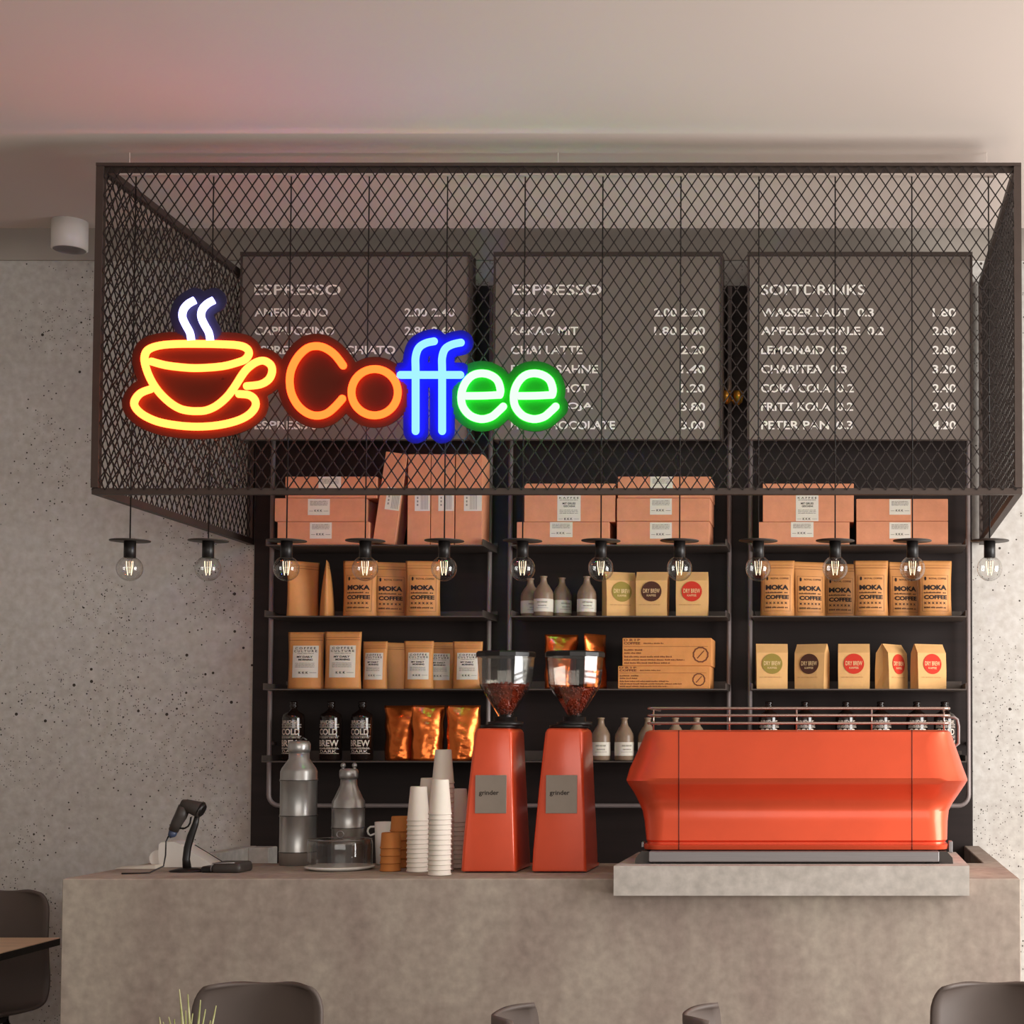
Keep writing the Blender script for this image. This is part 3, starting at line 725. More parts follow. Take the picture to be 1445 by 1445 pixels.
for px, rz, lb in ((414, 0, 'dark COLD BREW bottle behind the tall metal churn'), (467, 0, 'dark COLD BREW bottle in the middle of the three at the left'), (511, 0, 'dark COLD BREW bottle nearest to the copper foil bags'),
    (1085, 0.1, 'dark bottle top showing over the machine, leftmost on the right unit'), (1136, 0.1, 'dark bottle top showing over the machine, second on the right unit'), (1194, 0.1, 'dark bottle top showing over the machine, third on the right unit'),
    (1243, 0.1, 'dark bottle top showing over the machine, fourth on the right unit'), (1294, 0.1, 'dark bottle top showing over the machine, fifth on the right unit'), (1333, 0.1, 'dark bottle top at the right end of the machine rail')):
    put(cb, px, 3, 6.36, rz, lb)
# ------------------------------------------------------------------ brass wall light between boards
v = P(1034, 560, 6.40)
t = thing('wall_sconce', 'small brass twin-cup wall light between the middle and right menu boards', 'wall light', (v.x, 6.40, v.z))
for s in (-1, 1):
    obj('brass_cup', MB().lathe([(0.004, -0.03), (0.014, -0.022), (0.021, 0.0), (0.022, 0.022), (0.020, 0.022), (0.018, 0.0), (0.004, -0.02)], (s*0.024, 0, 0), 18), M_brass, t)
    obj('bulb', MB().sphere((s*0.024, 0, 0.012), 0.012, 12, 8), emis('warm_bulb', (1.0, 0.62, 0.2), 12) if s < 0 else MATS['warm_bulb'], t)
obj('bracket', MB().tube([(-0.024, 0.02, -0.01), (0.024, 0.02, -0.01)], 0.004, 8).tube([(0, 0.02, -0.01), (0, YPn-6.40-0.001, -0.01)], 0.005, 8), M_brass, t)
# ------------------------------------------------------------------ pendants
YPd = 5.34; kp = K(YPd)
M_fil = emis('filament', (1.0, 0.78, 0.5), 2.2)
def pendant():
    t = thing('pendant_lamp', '', 'pendant lamp')
    # origin at the disc
    top = P(700, 249, YPd).z-P(700, 763, YPd).z-0.001
    obj('cord', MB().tube([(0,0,0.004), (0,0,top)], 0.0024, 8), M_black, t)
    R = 27.5*kp
    obj('shade_disc', MB().lathe([(0.001, 0.004), (R, 0.001), (R, -0.0015), (0.001, -0.0015)], n=40), M_dgrey, t)
    obj('socket', MB().lathe([(0.001, -0.0015), (8.2*kp, -0.0015), (8.2*kp, -24*kp), (6.5*kp, -24.6*kp), (0.001, -24.6*kp)], n=24), M_black, t)
    rb = 18*kp; cz = -39.5*kp; prof = [(6.2*kp, -24.7*kp)]
    for k in range(2, 17):
        a = PI*k/16
        if rb*math.sin(a) > 6.2*kp or k > 8: prof.append((max(0.0004, rb*math.sin(a)), cz+rb*math.cos(a)))
    obj('bulb', MB().lathe(prof, n=28), M_glass, t)
    obj('glass_stem', MB().lathe([(4*kp, -24.7*kp), (2.2*kp, -30*kp), (1.6*kp, -40*kp), (0.0003, -41*kp)], n=10), M_glass, t)
    m = MB()
    for a in (-1, 1): 
        m.tube([(a*4.6*kp, 0, -29*kp), (a*4.4*kp, 0, -36*kp), (a*2.4*kp, 0, -49*kp)], 0.0014, 6)
        m.tube([(a*1.6*kp, 0.004, -29*kp), (a*1.2*kp, 0.004, -46*kp)], 0.0007, 6)
    obj('filament', m, M_fil, t)
    return t
pd = Pool(pendant, 'row of disc pendant lamps')
ordn = ['over the payment terminal, outside the shelves', 'second from the left end', 'before the plain pouch and kraft boxes', 'before the printed pouches of the left unit',
    'at the right side of the left shelving unit', 'at the left side of the middle shelving unit', 'before the olive print kraft bag', 'before the red print bag of the middle unit',
    'at the left side of the right shelving unit', 'second over the right shelving unit', 'third over the right shelving unit', 'at the right end against the pale wall']
for i, (px, o_) in enumerate(zip((183.5, 294, 404.5, 515.5, 627, 737.5, 848, 959, 1070, 1178.5, 1287.5, 1396.5), ordn)):
    v = P(px, 763, YPd); pd.put((v.x, YPd, v.z), 0, 'disc pendant with clear globe bulb, '+o_)
zt_ = P(700, 249, YPd).z; xa = P(170, 249, YPd).x; xb = P(1405, 249, YPd).x
b = MB().box(xa-0.0, xb, -0.012, 0.012, 0, 0.008)
for x_ in (xa+0.03, (xa+xb)/2, xb-0.03): b.box(x_-0.0012, x_+0.0012, -0.0012, 0.0012, 0.008, ZC-zt_-0.0005)
o = obj('lighting_track', b, M_ceil); o.location = (0, YPd, zt_); tag(o, 'slim pale track under the ceiling from which the pendant cords hang', 'lighting track')
# ------------------------------------------------------------------ downlight
a = G(112, 321, ZC); k = K(a.y)
t = thing('ceiling_downlight', 'white cylindrical downlight fixed to the ceiling left of the canopy', 'ceiling light', (a.x, a.y-0.075, ZC-41*k))
r = 24*k
obj('housing', MB().lathe([(r*0.9, 0.0), (r, 0.003), (r, 41*k-0.001), (0.001, 41*k-0.001)], n=36), M_lamp_white, t)
obj('reflector', MB().lathe([(r*0.9, 0.0), (r*0.86, 0.004), (r*0.6, 0.02), (0.001, 0.022)], n=36), M_chrome, t)
# ------------------------------------------------------------------ neon sign
YN = 5.145; YT = YN-0.020
def z1(pts): return [(170+x/6.283, 400+y/6.283) for x, y in pts]
def z2(pts): return [(370+x/4.379, 340+y/4.379) for x, y in pts]
def z3(pts, dx=0): return [(680+x/4.014+dx, 340+y/4.014) for x, y in pts]
def smooth(pts, it=2, closed=False):      # Catmull-Rom resampling
    n = len(pts); out = []
    for i in range(n if closed else n-1):
        p = [pts[(i+k) % n] if closed else pts[min(max(i+k, 0), n-1)] for k in (-1, 0, 1, 2)]
        for s in range(4):
            u = s/4
            out.append(tuple(0.5*((2*p[1][d])+(-p[0][d]+p[2][d])*u+(2*p[0][d]-5*p[1][d]+4*p[2][d]-p[3][d])*u*u+(-p[0][d]+3*p[1][d]-3*p[2][d]+p[3][d])*u**3) for d in (0, 1)))
    if not closed: out.append(pts[-1])
    return out
cup = z1([(275,692),(400,725),(560,745),(700,750),(900,735),(1040,700),(1110,670),(1140,615),(1110,570),(1030,547),(850,538),(700,536),(500,537),(350,550),(250,585),(215,645),(222,730),(265,845),(335,955),(430,1050),(520,1107),(600,1128),(680,1132),(760,1125),(850,1085),(940,1010),(1010,920),(1080,810),(1130,750),(1200,700),(1270,685),(1330,720),(1345,780),(1315,850),(1240,895),(1120,910)])
saucer = z1([(265,938),(180,972),(128,1035),(130,1095),(200,1165),(330,1225),(500,1258),(680,1270),(860,1258),(1020,1222),(1130,1170),(1193,1100),(1193,1035),(1140,990),(1050,980)])
steam1 = z1([(660,148),(600,182),(558,235),(550,300),(580,370),(615,435),(628,505)])
steam2 = z1([(828,148),(768,182),(724,235),(717,300),(747,370),(783,435),(796,505)])
lc = z2([(500,770),(450,705),(395,665),(340,650),(280,662),(222,715),(182,790),(170,865),(182,945),(222,1018),(280,1065),(340,1080),(400,1065),(450,1025),(495,975)])
lo_ = z2([(695+143*math.cos(2*PI*k/20), 935+143*math.sin(2*PI*k/20)) for k in range(20)])
f1 = z2([(1062,620),(1010,632),(967,662),(948,720),(948,800),(948,1000),(948,1175)])
f2 = z2([(1228,628),(1175,640),(1131,667),(1112,722),(1112,800),(1112,1000),(1112,1175)])
cb_ = z2([(855,828),(1000,828),(1225,828)])
def le(dx): return (z3([(205,878),(300,877),(398,872)], dx), z3([(398,872),(402,840),(385,790),(345,760),(292,750),(240,765),(200,810),(181,870),(188,935),(230,988),(292,1009),(350,997),(390,965),(418,938)], dx))
e1a, e1b = le(-74); e2a, e2b = le(0)
N_yel = emis('neon_yellow', (11, 0.95, 0.17), 1.0)
N_or = emis('neon_orange', (9, 0.36, 0.055), 1.0)
N_wh = emis('neon_white', (1.8, 1.7, 4.5), 1.0)
N_bl = emis('neon_blue', (0.36, 0.85, 24.0), 1.0)
N_gr = emis('neon_green', (0.82, 12.0, 0.86), 1.0)
center = P(490, 540, YN)
t = thing('neon_sign', 'glowing neon coffee cup and the word Coffee on the front of the canopy', 'sign', center)
def W3(px, py, Y): v = P(px, py, Y); return v-center
def path3(pts, Y, closed=False): return [W3(x, y, Y) for x, y in smooth(pts, closed=closed)]
rt = 5.6*K(YT)
def neon(nm, pts, m, label, closed=False, flat=0.8):
    p = path3(pts, YT, closed)
    b = MB().tube(p, rt, 12, closed=closed, flat=flat)
    if not closed and m is not N_wh:
        for e in (p[0], p[-1]): b.sphere(e, rt*0.99, 12, 8, (1, flat, 1))
    return obj(nm, b, m, t, label)
neon('cup_tube', cup, N_yel, 'glowing yellow tube shaped as a cup with handle')
neon('saucer_tube', saucer, N_yel, 'glowing yellow tube shaped as a saucer')
neon('steam_tube', steam1, N_wh, 'left glowing white steam stroke'); neon('steam_tube', steam2, N_wh, 'right glowing white steam stroke')
neon('letter_tube', lc, N_or, 'glowing orange letter C'); neon('letter_tube', lo_, N_or, 'glowing orange letter o', True)
fa = MB().tube(path3(f1, YT), rt, 12, flat=0.8)
neon('letter_tube', f1, N_bl, 'first glowing blue letter f'); neon('letter_tube', f2, N_bl, 'second glowing blue letter f')
neon('crossbar_tube', cb_, N_bl, 'glowing blue crossbar through both letters f')
for (pa, pb_, lb) in ((e1a, e1b, 'first glowing green letter e'), (e2a, e2b, 'second glowing green letter e')):
    A = path3(pa, YT); B = path3(pb_, YT)
    b = MB().tube(A, rt*0.97, 12, flat=0.8).tube(B, rt, 12, flat=0.8)
    for e in (B[-1], A[-1]): b.sphere(e, rt*0.99, 12, 8, (1, 0.8, 1))
    obj('letter_tube', b, N_gr, t, lb)
# backing plate by marching squares over the distance to the strokes
def inside(poly, x, y):
    c = np.zeros(x.shape, bool); n = len(poly)
    for i in range(n):
        x0, y0 = poly[i]; x1, y1 = poly[i-1]
        cond = ((y0 > y) != (y1 > y)) & (x < (x1-x0)*(y-y0)/((y1-y0) if abs(y1-y0) > 1e-9 else 1e-9)+x0)
        c ^= cond
    return c
st_ = 2.0
gx = np.arange(160, 820, st_); gy = np.arange(395, 640, st_)
XX, YY = np.meshgrid(gx, gy); DD = np.full(XX.shape, 1e9)
strokes = [(cup,0),(saucer,0),(steam1,0),(steam2,0),(lc,0),(lo_,1),(f1,0),(f2,0),(cb_,0),(e1a,0),(e1b,0),(e2a,0),(e2b,0)]
for pts, cl in strokes:
    sm_ = smooth(pts, closed=bool(cl)); sm_ = sm_+([sm_[0]] if cl else [])
    for (x0, y0), (x1, y1) in zip(sm_, sm_[1:]):
        dx, dy = x1-x0, y1-y0; L2 = dx*dx+dy*dy+1e-9
        u = np.clip(((XX-x0)*dx+(YY-y0)*dy)/L2, 0, 1)
        DD = np.minimum(DD, np.hypot(XX-x0-u*dx, YY-y0-u*dy))
Fd = DD-17.5
for poly in (cup, saucer, lc, lo_, e1b, e2b, steam1+steam2[::-1]): Fd[inside(smooth(poly), XX, YY)] = -5
ring_v = {}; pv = []; pf = []; edges = {}
def vid(key, x, y):
    if key not in ring_v: ring_v[key] = len(pv); pv.append((x, y))
    return ring_v[key]
ny, nx_ = Fd.shape
for j in range(ny-1):
    for i in range(nx_-1):
        cs = [(i, j), (i+1, j), (i+1, j+1), (i, j+1)]; vals = [Fd[b_, a_] for a_, b_ in cs]
        if min(vals) >= 0: continue
        poly = []
        for q in range(4):
            (a0, b0), (a1, b1) = cs[q], cs[(q+1) % 4]; v0, v1 = vals[q], vals[(q+1) % 4]
            if v0 < 0: poly.append(vid((a0, b0), gx[a0], gy[b0]))
            if (v0 < 0) != (v1 < 0):
                u = v0/(v0-v1); key = tuple(sorted(((a0, b0), (a1, b1))))
                poly.append(vid(key, gx[a0]+(gx[a1]-gx[a0])*u, gy[b0]+(gy[b1]-gy[b0])*u))
        poly = [p_ for q, p_ in enumerate(poly) if p_ != poly[q-1]]
        if len(poly) >= 3: pf.append(tuple(poly))
ec = {}
for f_ in pf:
    for q in range(len(f_)): ec[(f_[q], f_[(q+1) % len(f_)])] = 1
n0 = len(pv)
vs = [tuple(W3(x, y, YN-0.004)) for x, y in pv]+[tuple(W3(x, y, YN-0.004)+Vector((0, 0.006, 0))) for x, y in pv]
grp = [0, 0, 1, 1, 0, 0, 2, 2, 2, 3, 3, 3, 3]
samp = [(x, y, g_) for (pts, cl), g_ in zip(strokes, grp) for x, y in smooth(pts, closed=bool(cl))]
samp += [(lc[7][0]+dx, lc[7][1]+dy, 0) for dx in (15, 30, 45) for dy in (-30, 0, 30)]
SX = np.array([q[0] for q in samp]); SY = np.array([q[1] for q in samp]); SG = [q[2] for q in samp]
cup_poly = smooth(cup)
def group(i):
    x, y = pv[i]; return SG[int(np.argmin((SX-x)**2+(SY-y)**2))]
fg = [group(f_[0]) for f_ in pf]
for G_, lb in enumerate(('acrylic with painted dark red glow behind the cup, C and o', 'acrylic with painted navy glow behind the steam strokes', 'acrylic with painted blue glow behind both letters f', 'acrylic with painted green glow behind both letters e')):
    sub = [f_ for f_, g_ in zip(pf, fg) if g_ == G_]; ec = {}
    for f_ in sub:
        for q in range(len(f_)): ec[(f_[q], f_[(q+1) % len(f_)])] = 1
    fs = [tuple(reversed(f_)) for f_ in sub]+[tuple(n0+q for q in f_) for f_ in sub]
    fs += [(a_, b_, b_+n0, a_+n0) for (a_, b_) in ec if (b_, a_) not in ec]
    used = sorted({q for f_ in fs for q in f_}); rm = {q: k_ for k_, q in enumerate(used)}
    b = MB(); b.add([vs[q] for q in used], [tuple(rm[q] for q in f_) for f_ in fs]); obj('backing_plate', b, ACR_GLOW[G_], t, lb)
# unseen emitters added behind the plate to stand in for the neon halo
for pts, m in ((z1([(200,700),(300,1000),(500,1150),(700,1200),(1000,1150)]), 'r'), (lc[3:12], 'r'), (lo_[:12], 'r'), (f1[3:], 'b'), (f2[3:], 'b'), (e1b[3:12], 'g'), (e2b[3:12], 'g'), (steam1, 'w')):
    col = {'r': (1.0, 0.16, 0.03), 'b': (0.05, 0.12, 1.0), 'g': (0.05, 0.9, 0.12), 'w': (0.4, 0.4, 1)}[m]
    nm = 'added_halo_'+m
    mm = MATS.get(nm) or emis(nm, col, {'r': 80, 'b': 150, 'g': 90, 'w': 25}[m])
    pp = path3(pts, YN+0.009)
    obj('added_halo_strip', MB().tube(pp, 0.005, 6), mm, t)
# ------------------------------------------------------------------ espresso machine
ZPt = ZP+0.0006; YM = 5.0
t = thing('espresso_machine', 'large orange-red espresso machine seen from behind on the concrete slab', 'espresso machine', (X(1124, 1200, 5.05), 5.0, ZPt))
mx = t.location.x
lev = [ # py, xL, xR, Yfront, corner radius
 (1199, 909, 1337, 5.045, 0.05), (1192.5, 908, 1338, 5.038, 0.05), (1191, 913, 1334, 5.058, 0.05), (1188.5, 913, 1334, 5.058, 0.05), (1186, 911, 1337, 5.046, 0.06),
 (1160, 908, 1338, 5.062, 0.07), (1145, 904.5, 1340, 5.07, 0.08), (1135, 900, 1345, 5.068, 0.08), (1127, 896, 1351, 5.055, 0.09), (1118, 891, 1357, 5.03, 0.09), (1109, 885, 1363, 4.993, 0.09), (1102, 881, 1367, 4.965, 0.09),
 (1098, 880, 1367, 4.96, 0.12), (1085, 884, 1362, 4.975, 0.12), (1060, 896, 1353, 5.005, 0.11), (1042, 905, 1346, 5.03, 0.09), (1033, 910, 1342, 5.045, 0.06), (1030.5, 916, 1337, 5.06, 0.05), (1030, 930, 1322, 5.09, 0.04)]
def rr(x0, x1, y0, y1, r, n=6):
    out = []
    for cx_, cy_, a0 in ((x0+r, y0+r, PI), (x1-r, y0+r, 1.5*PI), (x1-r, y1-r, 0), (x0+r, y1-r, 0.5*PI)):
        out += [(cx_+r*math.cos(a0+k*PI/2/n), cy_+r*math.sin(a0+k*PI/2/n)) for k in range(n+1)]
    return out
rings = []; LV = []
def interp(lv, m_):
    out = []
    for i in range(len(lv)-1):
        for s in range(m_): u = s/m_; out.append(tuple(lv[i][d]*(1-u)+lv[i+1][d]*u for d in range(5)))
    return out+[lv[-1]]
for py, xl, xr, yf, r in lev:
    A = P(xl, py, yf+0.04); B = P(xr, py, yf+0.04)
    zz = P(1100, py, yf).z
    LV.append((zz, A.x-mx, B.x-mx, yf-YM, r))
    rings.append([(x, y, zz-ZPt) for x, y in rr(A.x-mx, B.x-mx, yf-YM, 0.50-(yf-4.96)*0.5, r)])
obj('shell', MB().loft(rings, cap=True, smooth=True), M_copper, t)
sh = [c for c in kids(t) if c.name.startswith('shell')][0]
mod = sh.modifiers.new('edge', 'EDGE_SPLIT'); mod.split_angle = math.radians(32)
for px in (958, 1287):
    pts = [(P(px, py_, YM+q[3]).x-mx, q[3]-0.0002, q[0]-ZPt) for q, py_ in zip(LV[:-1], [l_[0] for l_ in lev])]
    obj('panel_seam', MB().tube(pts, 0.0014, 6), M_seam, t)
za = 0.005; zb = P(1100, 1200, 5.05).z-ZPt
XL = P(916, 1210, 5.04).x-mx; XR = P(1325, 1210, 5.04).x-mx
obj('chrome_base', MB().box(XL, XR, 0.03, 0.47, za, zb-0.001, 0.003), M_chrome, t)
obj('base_tray', MB().box(XL-0.01, XR+0.01, 0.036, 0.46, 0.0042, za-0.0001), M_black, t)
for s, xx in ((-1, XL), (1, XR)):
    f_ = [(0, 0), (s*0.044, 0), (s*0.042, 0.018), (s*0.024, zb-0.002), (0, zb-0.002)]
    obj('foot', MB().prism([(xx+s*0.0005+a_, b_) for a_, b_ in f_], 0.04, 0.46), M_dgrey, t)
    for yy in (0.07, 0.4): obj('rubber_pad', MB().lathe([(0.001, 0), (0.014, 0), (0.014, 0.0038), (0.001, 0.0038)], (xx+s*-0.03, yy, 0), 14), M_black, t)
v = P(1341, 1195, 5.1); obj('side_bracket', MB().box(v.x-mx-0.006, v.x-mx+0.006, 0.08, 0.11, v.z-ZPt-0.017, v.z-ZPt+0.02, 0.002), M_chrome, t)
v = P(908, 1190, 5.1); obj('side_bracket', MB().box(v.x-mx-0.004, v.x-mx+0.004, 0.08, 0.11, v.z-ZPt-0.012, v.z-ZPt+0.006, 0.002), M_chrome, t)
ztop = LV[-1][0]-ZPt
for i, py in enumerate((999.5, 1009.5, 1020.5)):
    yr = 0.075; A = P(914, py, YM+yr); B = P(1340, py, YM+yr); zz = A.z-ZPt
    pts = [(A.x-mx, 0.42, zz), (A.x-mx, yr+0.02, zz), (A.x-mx+0.006, yr+0.006, zz), (A.x-mx+0.02, yr, zz), (B.x-mx-0.02, yr, zz), (B.x-mx-0.006, yr+0.006, zz), (B.x-mx, yr+0.02, zz), (B.x-mx, 0.42, zz)]
    obj('cup_rail', MB().tube(pts, 0.0042, 8), M_rail, t)
zr = P(914, 999.5, YM+0.075).z-ZPt
for px in (922, 1029, 1124, 1230, 1332):
    x_ = P(px, 1010, YM+0.084).x-mx; obj('rail_post', MB().tube([(x_, 0.088, ztop-0.002), (x_, 0.088, zr)], 0.0028, 6), M_rail, t)
A = P(1345, 1012, 5.2); 
obj('steam_pipe', MB().tube([(A.x-mx-0.02, 0.2, A.z-ZPt), (A.x-mx+0.004, 0.2, A.z-ZPt), (A.x-mx+0.014, 0.2, A.z-ZPt-0.008), (A.x-mx+0.018, 0.2, A.z-ZPt-0.03), (A.x-mx+0.018, 0.2, A.z-ZPt-0.085), (A.x-mx-0.012, 0.2, A.z-ZPt-0.11)], 0.0045, 8), M_tube, t)
# ------------------------------------------------------------------ grinders
def grinder():
    t = thing('coffee_grinder', '', 'coffee grinder')
    Yf = G(690, 1232, ZT).y; k = K(Yf)
    z = lambda py: P(690, py, Yf).z-ZT
    o_ = 688.5
    lv = []
    for py, xl, xr, dep, off in ((1229, 650, 727, 0.26, 0.0), (1200, 651.5, 726, 0.255, 0.0), (1110, 659, 722.5, 0.235, 0.004), (1034, 666.5, 720, 0.215, 0.010), (1030, 668.5, 718, 0.21, 0.012), (1028, 671, 715, 0.20, 0.018)):
        x0, x1 = (xl-o_)*k, (xr-o_)*k; r = 0.012
        lv.append([(x, y, z(py)) for x, y in rr(x0, x1, off, dep, r, 4)])
    obj('housing', MB().loft(lv, smooth=True), M_orange, t)
    h_ = [c for c in kids(t) if c.name.startswith('housing')][0]; md = h_.modifiers.new('edge', 'EDGE_SPLIT'); md.split_angle = math.radians(35)
    obj('base_plate', MB().box((652-o_)*k, (727-o_)*k, 0.012, 0.285, 0.008, z(1229)-0.0005, 0.003), M_orange, t)
    for xx in (657, 720):
        for yy in (0.03, 0.25): obj('foot', MB().lathe([(0.001, 0), (0.008, 0), (0.009, 0.0075), (0.001, 0.0075)], ((xx-o_)*k, yy, 0), 12), M_chrome, t)
    # dark fork and spout at the barista side
    obj('portafilter_fork', MB().box(-0.02, 0.02, 0.262, 0.33, 0.20, 0.215, 0.002), M_black, t)
    obj('collar_plate', MB().lathe([(0.001, z(1027.5)), (0.066, z(1027.5)), (0.067, z(1023)), (0.001, z(1021))], (0.012, 0.115, 0), 28, sx=0.98), M_black, t)
    q = MB().box((668-o_-0+2)*k+0, (714-o_+0)*k, 0.0, 0.003, z(1148), z(1094), 0.0008)
    # label plate follows the sloping front
    q.map(lambda x, y, zz: (x-0.001, y-0.0035+0.004*min(1, max(0, (zz-z(1200))/(z(1110)-z(1200)))), zz)); lo = obj('label_plate', q, M_plate, t, 'grey metal nameplate')
    m = MB(); text(m, 'grinder', (675-o_)*k, (703-o_)*k, z(1124), z(1115.5), fl(-0.0046+0.0036), 0.015); obj('lettering', m, M_ink, lo)
    # hopper
    hc = (0.028, 0.12); kh = K(Yf+0.12); zh = lambda py: P(690, py, Yf+0.12).z-ZT
    R1, R2, R3 = 40.5*kh, 37*kh, 10*kh
    prof = [(R1, zh(926)), (R1*0.985, zh(935)), (R2, zh(966)), (R2*0.96, zh(970)), (R3*1.2, zh(1007)), (R3, zh(1011))]
    obj('hopper', MB().lathe(prof+[(a_-0.002, b_) for a_, b_ in reversed(prof)], (hc[0], hc[1], 0), 12, smooth=False), M_hopper, t, 'clear plastic hopper')
    obj('hopper_lid', MB().lathe([(0.001, zh(920)), (R1*1.0, zh(920)), (R1*1.045, zh(922)), (R1*1.045, zh(927.5)), (R1*0.9, zh(928)), (0.001, zh(928))], (hc[0], hc[1], 0), 12, smooth=False), M_black, t)
    obj('hopper_neck', MB().lathe([(0.001, zh(1012)), (R3*1.6, zh(1012)), (R3*1.6, zh(1018)), (R3*2.5, zh(1019)), (R3*2.5, zh(1024.6)), (0.001, zh(1024.6))], (hc[0], hc[1], 0), 20), M_black, t)
    t['h'] = 0
    return t, prof, hc, zh, Yf, k
gt, prof, hc, zh, Yf, gk = grinder()
del gt['h']
gt['group'] = 'orange coffee grinders'
gt['label'] = 'orange coffee grinder next to the paper cups, left of the pair'
gt.location = (X(688.5, 1230, Yf), Yf, ZT+0.0006)
g2_ = dup(gt, (X(788.5, 1230, Yf), Yf, ZT+0.0006), 0, 'orange coffee grinder nearer the espresso machine, right of the pair')
def beans(loc, label, top, seed):
    r = random.Random(seed); b = MB(); z_hi = zh(top); z_lo = zh(1008)
    proto = MB().sphere((0,0,0), 1, 6, 4, (1.0, 0.7, 0.6))
    def rad(z):
        for (ra, za_), (rb, zb_) in zip(prof, prof[1:]):
            if zb_ <= z <= za_: return rb+(ra-rb)*(z-zb_)/(za_-zb_+1e-9)
        return 0.02
    # core so that no gaps show
    n = 0
    zs = [z_lo+(z_hi-z_lo)*i/8 for i in range(9)]
    b.lathe([(0.001, z_lo)]+[(max(0.004, rad(z)-0.013), z) for z in zs]+[(0.001, z_hi+0.002)], (hc[0], hc[1], 0), 12)
    while n < 420:
        z = r.uniform(z_lo, z_hi+0.004); R = rad(min(z, z_hi))*0.962-0.0106
        if R < 0.006: continue
        a_ = r.uniform(0, 2*PI); q = R if r.random() < 0.7 else R*math.sqrt(r.random())
        if z < z_hi-0.004 and q < R*0.9: continue
        T = Matrix.Translation((hc[0]+q*math.cos(a_), hc[1]+q*math.sin(a_), z)) @ Euler((r.uniform(0,6), r.uniform(0,6), r.uniform(0,6))).to_matrix().to_4x4() @ Matrix.Diagonal((0.0056, 0.0056, 0.0056, 1))
        b.merge(proto, T); n += 1
    o = obj('coffee_beans', b, M_bean); o.location = loc
    tag(o, label, 'coffee beans', None, 'stuff')
beans(gt.location, 'roasted reddish coffee beans half filling the left grinder hopper', 966, 1)
beans(g2_.location, 'roasted reddish coffee beans in the lower part of the right grinder hopper', 972, 2)
# ------------------------------------------------------------------ cups
kc = K(5.2)
def cup_mesh(Rr, Rb, h, m_, nm='paper_cup'):
    # inverted: rim down
    def f():
        o = obj(nm, MB().lathe([(Rr-0.0002, 0.0003), (Rr+0.0003, 0), (Rr+0.0018, 0.002), (Rr+0.0018, 0.0045), (Rr, 0.006), (Rb, h-0.002), (Rb-0.002, h), (Rb-0.004, h-0.001), (0.0005, h-0.001), (0.0005, h-0.0025), (Rb-0.0009, h-0.0025), (Rr-0.0007, 0.003), (Rr-0.0002, 0.0003)], n=32), m_)
        o['category'] = 'cup'
        return o
    return f
wp = Pool(cup_mesh(0.0355, 0.0265, 0.113, M_cup), 'stacked white paper cups')
def cstack(pool, px, pyb, n, step, lab_rest, lab_top, R=0.0355, yoff=0):
    v = G(px, pyb, ZT); loc = Vector((v.x, v.y+R, ZT+0.0008))
    loc.x = P(px, pyb, v.y+R).x
    for i in range(n):
        pool.put((loc.x, loc.y, loc.z+i*step), 0, lab_top if i == n-1 else lab_rest)
step = 0.0158
def hz(top, pyb, px, R=0.0355):      # number of cups so that the top lands near
    v = G(px, pyb, ZT); zt = P(px, top, v.y+R).z-ZT
    return zt
for px, top, pyb, nm in ((620, 1100, 1236.5, 'the stack standing in front'), (589.5, 1110, 1231.5, 'the left stack'), (624, 1058, 1229.5, 'the tallest stack at the back'), (604, 1098, 1226.5, 'the stack hidden between left and tallest'), (651, 1116, 1233, 'the stack touching the left grinder')):
    Hn = hz(top, pyb, px)-0.113; n = max(2, round(Hn/step)+1)
    if px == 651: px = 646.5; pyb = 1226
    cstack(wp, px, pyb, n, Hn/(n-1), 'white paper cup nested upside down in '+nm, 'topmost upside-down white paper cup of '+nm)
kcp = Pool(cup_mesh(0.033, 0.0300, 0.052, M_kcup), 'stacked brown paper cups')
for px, top, pyb, nm in ((551, 1175, 1230.5, 'the front brown stack'), (564.5, 1152, 1225.5, 'the rear brown stack')):
    Hn = hz(top, pyb, px, 0.033)-0.052; n = max(2, round(Hn/0.027)+1)
    cstack(kcp, px, pyb, n, Hn/(n-1), 'brown paper cup nested in '+nm, 'topmost brown paper cup of '+nm, 0.033)
# white mugs
v = G(540, 1222, ZT); t = thing('white_mug', 'white porcelain mug behind the brown paper cups', 'mug', (P(540,1222,v.y+0.035).x, v.y+0.06, ZT+0.0006))
hm = P(540, 1160, v.y+0.06).z-ZT
obj('mug_body', MB().lathe([(0.001, 0), (0.024, 0), (0.030, 0.004), (0.032, 0.05), (0.036, hm), (0.034, hm), (0.029, 0.05), (0.026, 0.008), (0.001, 0.006)], n=32), M_porc, t)
obj('handle', MB().tube([(-0.034+0.001, 0, hm-0.04)]+[(-0.045-0.016*math.sin(a_), 0, hm-0.032+0.016*math.cos(a_)) for a_ in (2.8, 2.2, 1.6, 1.0, 0.4, -0.3)]+[(-0.036, 0, hm-0.016)], 0.0035, 8), M_porc, t)
